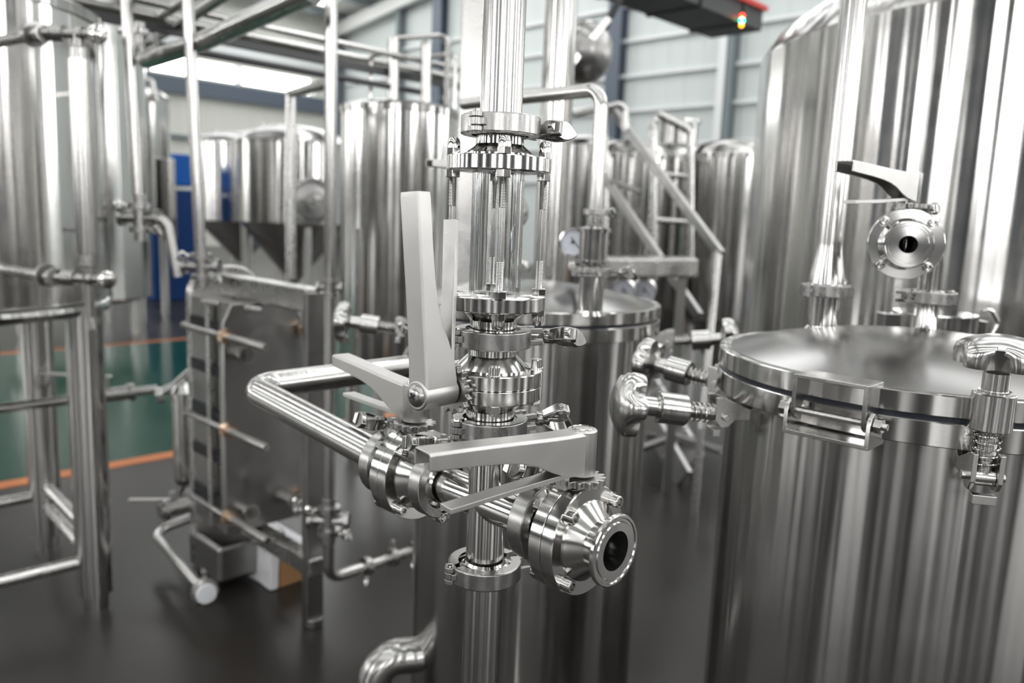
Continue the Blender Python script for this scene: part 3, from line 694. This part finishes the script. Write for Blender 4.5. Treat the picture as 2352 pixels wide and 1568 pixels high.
# left foreground tank with level gauge
LT = Vector((-1.755, 2.44, 0))
lt = big_tank('brewing_tank', 'large upright tank on thick round legs at the left edge with an external level tube', LT, .455, 1.00, 1.86, .03, .054, (-2, 88, 178, 268), ((0, 3, .16), (0, 1, .16), (0, 1, .24), (1, 2, .2)), leg_R=.435)
m = MB(); m.lathe([(.450, .99), (.458, .985), (.462, .972), (.455, .955), (.40, .945), (.30, .94), (0, .94)], 72); part('bottom_ring', m, 'tankdark', lt)
m = MB(); m.lathe([(0, -.0), (.05, 0), (.05, -.10), (.035, -.13), (0, -.13)], 24, Matrix.Translation((.23, -.20, .95))); part('drain_nozzle', m, 'pipe', lt)
# level tube in front of it
pt = atY(176, 78, 2.03); pb = atY(208, 640, 2.03); lx, ly = (pt.x + pb.x) / 2, 2.03
t = thing('level_gauge', 'long bright upright level tube with valves at both ends on the left tank', 'level gauge', (lx, ly, pb.z))
Hh = pt.z - pb.z
part('tube', MB().lathe([(0, .06), (.026, .06), (.026, Hh - .06), (0, Hh - .06)], 28), 'pipe', t)
toT = (LT - Vector((lx, ly, 0))); toT.z = 0; dT = toT.normalized(); gap = toT.length - .45
for z in (Hh, 0):
    m = MB(); sgn = -1 if z > 0 else 1
    m.lathe([(0, 0), (.014, 0), (.016, .03), (.022, .034), (.022, .060), (.027, .064), (0, .064)], 20, frame((0, 0, z), (0, 0, sgn)))
    m.cyl((-.085, 0, z), (.045, 0, z), .011); m.cyl((-.065, 0, z), (-.035, 0, z), .020); m.cyl((.0, 0, z), (.012, 0, z), .018)
    q = Vector((-.085, 0, z)); e_ = Vector((-.085, 0, 0)) ; cc = (LT - Vector((lx - .085, ly, 0))); cc.z = 0; dd_ = cc.normalized()
    m.cyl(q, q + dd_ * (cc.length - .45), .014); m.lathe([(0, 0), (.030, 0), (.030, .018), (0, .018)], 24, frame(q + dd_ * .04, dd_)); m.cyl(q - dd_ * .002, q + dd_ * .02, .022)
    v = part('end_valve', m, 'cast', t)
    m = MB(); m.lathe([(0, 0), (.010, 0), (.022, .004), (.024, .012), (.022, .020), (.012, .024), (0, .024)], 20, frame((.040, 0, z), (1, -.8, 0))); part('hand_wheel', m, 'polished', v)
part('drain_pipe', MB().tube([(0, 0, -.01), (0, 0, -.10), (.004, 0, -.13)], .011, .02, 12), 'pipe', t)
for z in (Hh - .14, .12): part('bracket', MB().bar(Vector((-.02, .01, z)), Vector((-.085, .05, z)), .010, .012), 'pipe', t)
# tanks behind
big_tank('brewing_tank', 'tall round tank standing directly behind the left foreground tank', (-4.13, 7.55), .62, .42, 2.95, .15, .05, (-60, 5, 200), (), leg_R=.5)
t4 = big_tank('brewing_tank', 'narrow tank with a capped top between the two leftmost pole pipes', (-4.14, 8.75), .36, 1.10, 2.42, .10, .045, (-60, 60, 180), (), leg_R=.33)
m = MB(); m.tube([(.10, -.2, 2.44), (.10, -.2, 2.58), (.30, -.2, 2.56), (.34, -.2, 2.35)], .03, .06, 12); part('vent_pipe', m, 'pipe', t4)
m = MB(); m.box((.40, -.1, 1.35), (.10, .16, .85)); part('sight_cover', m, 'pipe', t4, .01)
def fermenter(c, R, z0, z1, label, manway=None):
    t = big_tank('fermentation_tank', label, c, R, z0, z1, .20, .05, (-60, 30, 120, 210), (), leg_R=R * .88, cone=.40, mat='tank')
    for k in range(3): part('top_port', MB().lathe([(0, 0), (.016, 0), (.016, .08), (.03, .08), (.03, .10), (0, .10)], 12, Matrix.Translation((-.35 + .2 * k, -.08, z1 + .11))), 'pipe', t)
    if manway is not None:
        a = math.radians(manway); d = Vector((math.cos(a), math.sin(a), 0)); T = frame(d * (R - .02) + Vector((0, 0, z0 + .26)), d, (0, 0, 1)) @ Matrix.Scale(1.55, 4)
        w_ = part('manway_ring', MB().lathe([(.17, 0), (.17, .05), (.145, .05), (.145, .0)], 40, T, True), 'tankdark', t)
        part('manway_door', MB().lathe([(.0, .02), (.145, .02), (.13, .035), (.06, .045), (0, .05)], 36, T), 'plate', w_)
        m = MB(); m.bar(T @ Vector((0, -.19, .06)), T @ Vector((0, .19, .06)), .04, .03, d); m.cyl(T @ Vector((0, 0, .05)), T @ Vector((0, 0, .12)), .022); part('manway_arm', m, 'pipe', w_)
        part('hand_wheel', MB().lathe([(.05, .12), (.064, .12), (.064, .134), (.05, .134)], 24, T, True), 'pipe', w_)
    return t
def at_az(px, Y, py=500): p = atY(px, py, Y); return (p.x, p.y)
fermenter(at_az(553, 13.0), .69, 1.08, 2.28, 'cone-bottomed tank left of the one with the round manway door')
fermenter(at_az(676, 9.8), .66, 1.14, 2.08, 'cone-bottomed tank with a round manway door behind the plate heat exchanger', -58)
t3 = big_tank('brewing_tank', 'tall bright tank on slim legs left of the square post', at_az(914, 4.05), .285, .55, 1.80, .04, .028, (-100, -20, 80, 170), ((0, 1, .10),), leg_R=.24)
m = MB()
for q in ((-.02, -.1), (.13, -.05)):
    m.cyl((q[0], q[1], 1.82), (q[0], q[1], 2.12), .028)
part('top_port', m, 'pipe', t3)
m = MB(); m.tube([(-.13, -.1, 1.82), (-.13, -.1, 2.04), (-.02, -.1, 2.06)], .012, .04, 10); m.tube([(-.02, -.1, 2.12), (.24, -.12, 2.14), (.24, -.12, 1.82)], .013, .04, 10); m.tube([(.13, -.05, 2.05), (.27, -.07, 2.07), (.27, -.07, 1.81)], .012, .03, 10)
part('top_pipework', m, 'pipe', t3)
# big right tank
RT = Vector((1.61, 2.36, 0))
rt = big_tank('brewing_tank', 'very large tank filling the right side behind the foreground vessel', RT, .90, .45, 1.80, .30, .06, (-60, 30, 120, 210), (), leg_R=.80, rim=False)
m = MB(); T = frame(Vector((-.86, -.30, .98)), (-.94, -.34, 0)); m.lathe([(0, 0), (.03, 0), (.03, .03), (.018, .05), (.018, .10), (.03, .10), (.03, .12), (0, .12)], 20, T); part('side_port', m, 'pipe', rt)
# far right group of tanks behind the stairs
def px_tank(px, Y, R, ytop, label, dome=.1, z0=.7, **k):
    p = atY(px, ytop, Y - R); return big_tank('fermentation_tank', label, at_az(px, Y, 500), R, z0, p.z, dome, .03, (-60, 30, 120, 210), (), leg_R=R * .85, cone=.35, **k)
px_tank(1442, 5.3, .27, 350, 'bright tank behind the middle vessel neck, left of the stair tank')
tk7 = px_tank(1545, 6.1, .33, 352, 'tank with a drum-like neck on top behind the sloping stair rail')
p = atY(1540, 350, 5.8); zt = p.z
m = MB(); m.lathe([(0, zt - .1), (.14, zt - .1), (.14, zt + .24), (.16, zt + .24), (.16, zt + .26), (0, zt + .29)], 36); part('top_drum', m, 'tankdark', tk7)
px_tank(1672, 5.4, .30, 348, 'tank left of the very large right tank, behind the wall post')
px_tank(1335, 6.8, .36, 330, 'darker tank showing between the round post and the slim bent pipe', mat='tankdark')
# ================================================================== PIPES, POSTS, RACKS
def ppipe(pts, r, label, bend=.06, mat='pipe', name='pipe', cat='pipe', seg=14, group=None):
    P = [atY(*p) if len(p) == 3 else Vector(p[:3]) for p in pts]
    return solo(name, MB().tube(P, r, bend, seg), mat, label, cat, group)
# square stainless post and round post behind the stack
p = atY(1083, 300, 2.62); m = MB(); m.box((p.x, p.y, 1.6), (.082, .082, 3.2)); solo('square_post', m, 'frame', 'wide square stainless post directly left of the upright pipe', 'post', bevel=.006)
p = atY(1276, 300, 2.35); m = MB(); m.cyl((p.x, p.y, 0), (p.x, p.y, 3.3), .046, seg=36); solo('round_post', m, 'tank', 'thick round stainless post right of the upright pipe', 'post')
# three pole pipes on the left, with end fittings
def vx(px, py, Y): p = atY(px, py, Y); return p
def cluster(c, label, r=.02, wings=True, s=1.0):
    """small tri-clamped fitting"""
    t = thing('pipe_fitting', label, 'pipe fitting', c)
    m = MB()
    for z in (.035, -.035): m.lathe([(0, z - .009), (.034, z - .009), (.034, z + .009), (0, z + .009)], 20)
    m.cyl((0, 0, -.07), (0, 0, .07), r); m.cyl((-.06, 0, 0), (.06, 0, 0), r * .8)
    for x in (-.055, .055): m.lathe([(0, -.006), (.028, -.006), (.028, .006), (0, .006)], 18, frame((x, 0, 0), (1, 0, 0)))
    part('clamp_body', m, 'cast', t)
    if wings:
        for z, sx in ((.035, -1), (-.035, 1)): part('wing_nut', wing_nut_mb(frame((sx * .034, -.012, z), (sx, -.3, 0), (0, 0, 1))), 'polished', t)
    if s != 1: t.scale = (s, s, s)
    return t
a = atY(290, 0, 2.8); b = atY(318, 480, 2.8)
solo('pole_pipe', MB().tube([a + (a - b) * .6, b], .019, 0, 16), 'pipe', 'leftmost thin upright pipe with a lever valve at its lower end', 'pipe')
cl = cluster(vx(322, 500, 2.8), 'lever valve at the lower end of the leftmost thin upright pipe', s=1.15)
m = MB(); m.tube([(.02, 0, -.0), (.065, 0, .0), (.085, 0, -.02), (.11, 0, -.175)], .013, .02, 10); part('lever', m, 'satin', cl)
a = atY(432, 0, 2.65); b = atY(461, 590, 2.65)
solo('pole_pipe', MB().tube([a + (a - b) * .5, b], .0185, 0, 16), 'pipe', 'second thin upright pipe from the left, ending above the heat exchanger', 'pipe')
cluster(vx(463, 612, 2.65), 'clamped pipe joint just above the rounded corner of the heat exchanger', s=1.0)
p0 = atY(761, 0, 2.28)
zb_ = atY(760, 1330, 2.28).z
m = MB(); m.tube([(p0.x, 2.28, 3.4), (p0.x, 2.28, zb_), Vector((p0.x, 2.28, zb_)) + A_ * .10], .0178, .045, 18)
solo('pole_pipe', m, 'pipe', 'third thin upright pipe from the left with an elbow near the floor', 'pipe')
solo('pole_pipe', MB().tube([(p0.x - .045, 2.45, atY(750, 300, 2.45).z), (p0.x - .045, 2.45, 3.4)], .012, 0, 12), 'pipe', 'slim upper pipe running just left of the third upright pipe', 'pipe')
solo('pole_pipe', MB().tube([(p0.x + .04, 2.50, .45), (p0.x + .04, 2.50, 1.25)], .009, 0, 12), 'pipe', 'slim lower pipe running just right of the third upright pipe', 'pipe')
cluster(Vector((p0.x, 2.28, atY(760, 1195, 2.28).z)), 'clamped joint on the third upright pipe near box height')
cluster(Vector((p0.x, 2.28, atY(760, 660, 2.28).z)), 'small clamp on the third upright pipe level with the heat exchanger top', .012, False, .6)
bp = Vector((p0.x, 2.28, zb_))
m = MB(); m.cyl(bp + A_ * .10, bp + A_ * .34, .016)
t = thing('valve_run', 'horizontal run of small valves leaving the foot of the third upright pipe', 'valve', bp)
part('pipe_run', MB().cyl(A_ * .10, A_ * .40, .016), 'pipe', t)
for q, h in ((.14, -1), (.24, 1), (.33, -1), (.40, 1)):
    part('clamp_ring', MB().lathe([(0, -.01), (.030, -.01), (.030, .01), (0, .01)], 18, frame(A_ * q, A_)), 'cast', t)
    part('wing_nut', wing_nut_mb(frame(A_ * q + Vector((0, 0, h * .028)), (.1, -.3, h), (0, 1, 0)), .9), 'polished', t)
# platform edge and pipe rack along the hall axis
ra = Vector((-.40, 4.2, 1.965))
def rack(s0, s1, off, z, r, label, square=None, mat='pipe', nm='rack_pipe'):
    a = ra + A_ * s0 + B_ * off; b = ra + A_ * s1 + B_ * off; a.z = b.z = z; m = MB()
    if square: m.bar(a, b, square[0], square[1])
    else: m.cyl(a, b, r, seg=14)
    return solo(nm, m, mat, label, 'beam' if square else 'pipe')
rack(-1.8, .15, .02, 1.965, 0, 'dark platform edge beam running across the left tanks', (.03, .032), 'dark_reflect_beam', 'platform_beam')
rack(-1.8, .15, .10, 2.02, .020, 'bright pipe lying along the top of the dark platform beam')
rack(-1.8, .1, -.06, 2.035, .014, 'thin pipe along the front of the dark platform beam')
rack(-1.5, -.1, -.02, 1.895, .014, 'thin dark pipe under the dark platform beam', mat='dark_reflect_beam')
# handrail loops and upper-left pipes
ppipe([(225, 60, 3.6), (228, 38, 3.6), (275, -2, 3.2), (420, -110, 2.4)], .013, 'small bent handrail pipe at the very top left', .04)
ppipe([(345, 75, 3.4), (352, 48, 3.4), (460, -20, 2.8), (620, -120, 2.3)], .017, 'upper of two bent pipes rising right at the top left', .06)
ppipe([(350, 92, 3.55), (440, 40, 3.1), (560, -40, 2.7)], .019, 'lower of two bent pipes rising right at the top left', .06)
ppipe([(322, 105, 2.9), (330, 140, 2.9), (455, 100, 2.7), (720, -20, 2.1)], .030, 'thick sloping pipe rising from the platform beam to the upper middle', .05, 'tank')
cluster(vx(322, 95, 2.9), 'clamped joint where the thick sloping pipe starts', s=.9)
ppipe([(668, 640, 3.6), (668, 215, 3.6), (760, 190, 3.2)], .024, 'square-cornered upright frame tube right of the manway tank', .0, 'frame', 'frame_tube', 'frame')
# horizontal pipe and filter at lower left
f0 = atY(372, 892, 2.98)
m = MB(); m.cyl(f0 - A_ * 2.4, f0 - A_ * .02, .017, seg=14); solo('pipe', m, 'pipe', 'low horizontal pipe passing behind the thick tank legs', 'pipe')
t = thing('lever_valve', 'lever valve on the low horizontal pipe left of the filter housing', 'valve', f0 - A_ * .20)
m = MB(); m.cyl(-A_ * .07, A_ * .09, .026); m.cyl((0, 0, 0), (0, 0, .065), .010); part('valve_body', m, 'cast', t)
part('lever', MB().bar(Vector((.02, 0, .07)), Vector((-.23, -.03, .078)), .018, .010), 'satin', t, .003)
for q in (-.06, .085): part('clamp_ring', MB().lathe([(0, -.01), (.034, -.01), (.034, .01), (0, .01)], 18, frame(A_ * q, A_)), 'cast', t)
fc = atY(418, 905, 2.98); t = thing('filter_housing', 'small upright filter cylinder left of the heat exchanger', 'filter', fc)
part('housing', MB().lathe([(0, -.36), (.025, -.36), (.036, -.345), (.038, -.33), (.038, -.01), (.046, -.01), (.046, .01), (.038, .02), (.024, .04), (0, .045)], 28), 'tank', t)
part('inlet', MB().tube([(-.09, -.03, -.0), (-.03, 0, .03), (.03, .02, .09), (.05, .02, .17)], .016, .03, 12), 'pipe', t)
m = MB(); m.tube([(0, 0, -.36), (-.02, 0, -.40), (-.03, -.02, -.48)], .010, .02, 10); part('drain', m, 'cast', t)
m = MB(); m.lathe([(0, -.012), (.03, -.012), (.03, .012), (0, .012)], 18, frame((-.07, -.03, 0), (1, .4, .2))); part('clamp_ring', m, 'polished', t)
lv = atY(405, 1165, 2.75); t = thing('lever_valve', 'low lever valve with its bar lever pointing left, beneath the filter housing', 'valve', lv)
m = MB(); m.cyl(-A_ * .06, A_ * .07, .028); m.cyl((0, 0, 0), (-.012, 0, .06), .012); m.cyl(-A_ * .05, -A_ * .035, .04); m.cyl(A_ * .05, A_ * .065, .04); part('valve_body', m, 'cast', t)
part('lever', MB().bar(Vector((.0, 0, .028)), Vector((-.17, 0, .022)), .018, .010), 'satin', t, .003)
e1 = atY(350, 1222, 2.78); c1 = atZ(470, 1358, .12); m = MB(); m.tube([lv + Vector((.05, .05, -.05)), e1, c1], .0165, .04, 16)
solo('bent_pipe', m, 'pipe', 'bent floor-level pipe ending in a white capped clamp', 'pipe')
dd = (c1 - e1).normalized(); t = thing('end_cap', 'white capped pipe end close to the floor', 'pipe cap', frame(c1 + dd * .004, dd, (0, 0, 1)))
part('clamp_ring', MB().lathe([(0, -.01), (.042, -.01), (.042, .010), (.034, .013), (0, .013)], 28), 'cast', t); part('cap', MB().lathe([(0, .013), (.032, .013), (.030, .019), (0, .020)], 28), 'white_plastic', t, label='white plastic cap')
part('wing_nut', wing_nut_mb(frame((.042, 0, 0), (1, .1, 0), (0, 0, 1)), .8), 'polished', t)
# ================================================================== PLATE HEAT EXCHANGER
PH = Vector((-.594, 2.356, 0)); t = thing('plate_heat_exchanger', 'plate heat exchanger in a stainless frame with a rounded end plate and long tie rods', 'heat exchanger', PH)
def Fp(k, w_=0, z=0): return B_ * k + A_ * w_ + Vector((0, 0, z))
G = lambda k: Matrix(((A_.x, 0, B_.x, B_.x * k), (A_.y, 0, B_.y, B_.y * k), (0, 1, 0, 0), (0, 0, 0, 1)))
m = MB(); m.box((0, .53, 0), (.060, 1.06, .025), G(0)); m.box((0, .53, .0), (.020, 1.06, .06), G(.025)); m.cyl((0, 0, 0), (0, 0, .03), .03); part('end_post', m, 'plate', t, .004)
m = MB(); m.bar(Fp(0, 0, 1.035), Fp(.58, 0, 1.035), .055, .075); part('top_bar', m, 'frame', t, .008)
w0 = .130; pl = [(-w0, .0), (w0, .0), (w0, 1.00)] + [(w0 - .10 + .10 * math.cos(a), 1.0 + .10 * math.sin(a)) for a in (.4, .8, 1.2, PI / 2)] + [(-w0 + .10 - .10 * math.sin(a), 1.0 + .10 * math.cos(a)) for a in (0, .4, .8, 1.2)] + [(-w0, 1.0)]
m = MB(); m.prism(pl, 0, .035, G(.555)); part('fixed_plate', m, 'frame', t, .006)
part('plate_pack', MB().box((0, .62, 0), (.25, .76, .225), G(.4425)), 'plate', t)
for k in range(5): part('gasket_block', MB().box((-.127, .34 + k * .145, 0), (.012, .035, .215), G(.4425)), 'rubber', t)
m = MB(); m.box((-.140, .62, 0), (.012, .74, .028), G(.395)); part('strip', m, 'frame', t)
pl = [(-.14, .24), (.14, .24), (.14, .94), (.11, 1.0), (-.11, 1.0), (-.14, .94)]
m = MB(); m.prism(pl, 0, .03, G(.30)); part('pressure_plate', m, 'plate', t, .006)
for z in (.90, .60, .31):
    for wx in (-.140, .140):
        rd = part('tie_rod', MB().thread(Fp(.585, wx, z), Fp(.03, wx, z), .0125, .01, 12), 'pipe', t); m = MB(); m.hexa(.026, 0, .03, frame(Fp(.29, wx, z), -B_)); part('rod_nut', m, 'brass', rd)
m = MB(); m.bar(Fp(-.02, 0, .20), Fp(.57, 0, .20), .05, .06); part('bottom_bar', m, 'frame', t, .006)
m = MB(); m.box((0, .10, 0), (.26, .14, .24), G(.50)); part('pump_base', m, 'plate', t, .02)
for wx, z in ((-.08, .32), (.08, .32), (-.09, .84)):
    m = MB(); m.cyl(Fp(.30, wx, z), Fp(.24, wx, z), .018); m.cyl(Fp(.25, wx, z), Fp(.24, wx, z), .028); part('port', m, 'pipe', t)
part('lever', MB().bar(Fp(.27, -.02, .98), Fp(.40, -.16, 1.0), .02, .014), 'frame', t, .003)
cluster(PH + Fp(.12, .07, .33), 'small clamped joint at the lower right of the heat exchanger plates', s=.9)
# cardboard box and white wrapped box
BX = Vector((-.872, 2.69, 0))
t = thing('cardboard_box', 'brown cardboard box with white blue-spotted top under the heat exchanger', 'box', BX)
Q = frame((0, 0, 0), (0, 0, 1), -B_)
part('box_body', MB().box((.0, .075, .06), (.27, .14, .12), Q), 'card', t, .002)
m = MB(); m.box((.0, .075, .122), (.26, .13, .004), Q); lid_ = part('top_sheet', m, 'bag', t)
m = MB()
for q in (0, .055): m.lathe([(0, .124), (.016, .124), (.016, .126), (0, .126)], 14, Q @ Matrix.Translation((.05 + q, .06, 0)))
part('blue_spot', m, 'blue', lid_)
m = MB(); lo = []
for z, ex in ((0, 0), (.05, .006), (.12, .004), (.17, -.004), (.185, -.02)):
    lo.append([Q @ Vector((x * (1 + ex * 4), y, z)) + BX + Vector((rnd.uniform(-.004, .004), 0, 0)) for x, y in ((-.135, -.030), (-.04, -.042), (.06, -.034), (.145, -.036), (.145, -.004), (.06, .0), (-.04, -.002), (-.135, .0))])
m.loft(lo); solo('wrapped_package', m, 'bag', 'white wrapped package leaning along the left side of the cardboard box', 'package', bevel=.01)
# blue cabinet far left
bc = atZ(412, 690, 0); t = thing('equipment_cabinet', 'tall blue cabinet against the far left, behind the pole pipes', 'cabinet', (bc.x, bc.y, 0))
Q = frame((0, 0, 0), (0, 0, 1), A_)
part('cabinet_body', MB().box((-.02, .35, .75), (.62, .7, 1.5), Q), 'navy', t, .02); part('upper_cabinet', MB().box((-.02, .35, 1.76), (.62, .72, .42), Q), 'blue', t, .02)
part('indicator', MB().cyl(Q @ Vector((-.2, -.01, .62)), Q @ Vector((-.2, -.04, .62)), .025), 'indicator', t)
# ================================================================== STAIRS AND PLATFORM (right of centre)
t = thing('stairs', 'steep stainless stairs with sloping rails right of the middle vessel', 'stairs', (0, 0, 0))
h1 = atY(1650, 577, 3.75); h0 = atY(1405, 250, 4.55); up = h0 - h1
st = atZ(1600, 1060, 0.06) ; st2 = atZ(1572, 1100, .04)
m = MB(); m.bar(h1 - up * .02, h0, .03, .045); part('handrail', m, 'plate', t, .006)
q1 = atY(1606, 726, 3.75); m = MB(); m.bar(q1, q1 + up * .93, .03, .045); part('handrail', m, 'plate', t, .006)
for q in (st, st2):
    m = MB(); m.bar(q, q + up * 1.02, .03, .13); part('stringer', m, 'plate', t, .004)
for i in range(7):
    f = (i + .7) / 8; m = MB(); a, b = st + up * f, st2 + up * f; m.bar(a, b, .16, .03); part('step', m, 'plate', t)
fp = atZ(1594, 1190, 0); m = MB(); m.tube([fp, (fp.x, fp.y, .42), (h1.x, h1.y, h1.z)], .017, .05, 12); part('post', m, 'frame', t)
m = MB(); m.tube([atY(1462, 1032, 3.9), atY(1555, 1000, 3.9), atY(1660, 1035, 3.6)], .02, 0, 12); part('cross_bar', m, 'plate', t)
# platform rails near the top of the stairs
ppipe([(1388, 560, 4.5), (1388, 248, 4.5), (1300, 262, 4.9)], .022, 'upright rail with bent top at the head of the stairs', .04, 'frame', 'guard_rail', 'railing')
ppipe([(1320, 262, 4.4), (1436, 236, 4.4), (1436, 300, 4.4)], .018, 'short bent rail crossing the head of the stairs', .04, 'frame', 'guard_rail', 'railing')
ppipe([(1500, 640, 4.6), (1500, 283, 4.6), (1520, 268, 4.8), (1588, 290, 5.3)], .024, 'looped ladder rail left side over the drum-necked tank', .05, 'frame', 'ladder_rail', 'railing')
ppipe([(1585, 600, 4.6), (1585, 300, 4.6), (1512, 262, 4.6)], .022, 'looped ladder rail right side over the drum-necked tank', .05, 'frame', 'ladder_rail', 'railing')
for y, lb in ((400, 'upper'), (505, 'lower')):
    ppipe([(1500, y, 4.6), (1585, y + 6, 4.6)], .016, lb + ' rung between the two looped ladder rails', 0, 'frame', 'ladder_rung', 'ladder')
ppipe([(1402, 415, 4.4), (1470, 440, 4.2)], .012, 'short sloping bar in front of the bright tank', 0, 'plate', 'bar', 'bar')
# manifold shelf with twin gauges
a = atY(1385, 612, 3.7); b = atY(1590, 612, 3.7)
t = thing('control_panel', 'pale horizontal panel box behind the middle vessel lid', 'panel', (a.x, a.y, a.z))
m = MB(); m.bar((0, 0, 0), b - a, .25, .085); part('panel_box', m, 'frame', t, .01)
for x in (.05, .38): m = MB(); m.bar((x, .05, -.04), (x, .05, -a.z), .04, .04); part('leg', m, 'plate', t)
gauge(CAM + ray(1432, 668) * 3.7, (-.25, -1, .02), .056, 'left one of the twin round dial gauges under the pale panel')
gauge(CAM + ray(1480, 668) * 3.72, (-.25, -1, .02), .056, 'right one of the twin round dial gauges under the pale panel')
# hanging drum and overhead crane
hd = atY(1343, 122, 4.2); t = thing('overhead_drum', 'dark rounded steel drum with a bright band beside the upper wall column', 'drum', hd)
dx = Vector((.75, -.55, -.25)).normalized(); T = frame((0, 0, 0), dx)
part('shell', MB().lathe([(0, -.10), (.10, -.095), (.145, -.06), (.15, 0), (.148, .03), (.12, .09), (.07, .125), (0, .14)], 40, T), 'plate', t); part('band', MB().lathe([(.148, -.012), (.157, -.012), (.157, .018), (.148, .018)], 40, T, True), 'pipe', t)
part('strap', MB().bar(Vector((-.08, -.13, -.09)), Vector((.10, -.14, .14)), .03, .01, (0, -1, 0)), 'pipe', t)
part('hanger', MB().tube([(.08, 0, .10), (.16, 0, .26), (.20, .05, .9)], .018, .05, 10), 'crane', t)
c0 = atY(1692, 56, 9.0); t = thing('overhead_crane', 'dark overhead crane beam with a red top rail and signal lamps', 'crane', c0)
m = MB(); m.box((-3.6, 0, -.0), (7.2, .60, .22), frame((0, 0, 0), (0, 0, 1), A_)); part('beam', m, 'crane', t, .01)
m = MB()
for i in range(9): m.box((-.4 - i * .8, 0, -.0), (.05, .64, .24), frame((0, 0, 0), (0, 0, 1), A_))
part('stiffener', m, 'crane', t)
m = MB(); m.box((-3.6, -.32, .11), (7.22, .05, .05), frame((0, 0, 0), (0, 0, 1), A_)); part('top_rail', m, 'red', t)
lp = (CAM + ray(1704, 47) * 8.0) - c0
lamp = part('lamp_post', MB().cyl(lp + Vector((0, .15, .05)), lp + Vector((0, .15, .55)), .05), 'brass', t)
for dz, mt, r in ((.045, 'led_red', .020), (0, 'led_green', .023), (-.045, 'led_amber', .018)): part('signal_lamp', MB().ellipsoid(lp + Vector((0, 0, dz)), (r, r, r)), mt, t)
# lever valve standing on the middle lid behind the sight glass
vb = CAM + ray(1168, 486) * 1.53; t = thing('lever_valve', 'lever valve standing on the middle vessel lid behind the sight glass, lever pointing left', 'valve', vb)
m = MB(); m.cyl((0, 0, 1.152 - vb.z), (0, 0, -.02), .0125); m.lathe([(0, -.022), (.034, -.022), (.036, -.016), (.036, .016), (.034, .022), (0, .022)], 32, frame((0, 0, 0), (-.4, -1, 0))); m.cyl((0, 0, .034), (0, 0, .052), .010); part('valve_body', m, 'turned', t)
tip = (CAM + ray(985, 405) * 1.40) - vb; tip.z = .075; m = MB(); d = tip.copy(); d.z = 0; L = d.length; H = frame((0, 0, .050), (0, 0, 1), d); lo = []
for x, wd, zt, zb in ((-.012, .011, .036, 0), (.03, .011, .036, .004), (.07, .0105, .034, .018), (L, .011, .034, .022)):
    tt = .002; lo.append([(x, -wd, zb), (x, -wd, zt), (x, wd, zt), (x, wd, zb), (x, wd - tt, zb), (x, wd - tt, zt - tt), (x, -wd + tt, zt - tt), (x, -wd + tt, zb)])
m.loft(lo, True, H); part('lever', m, 'satin', t, .001)
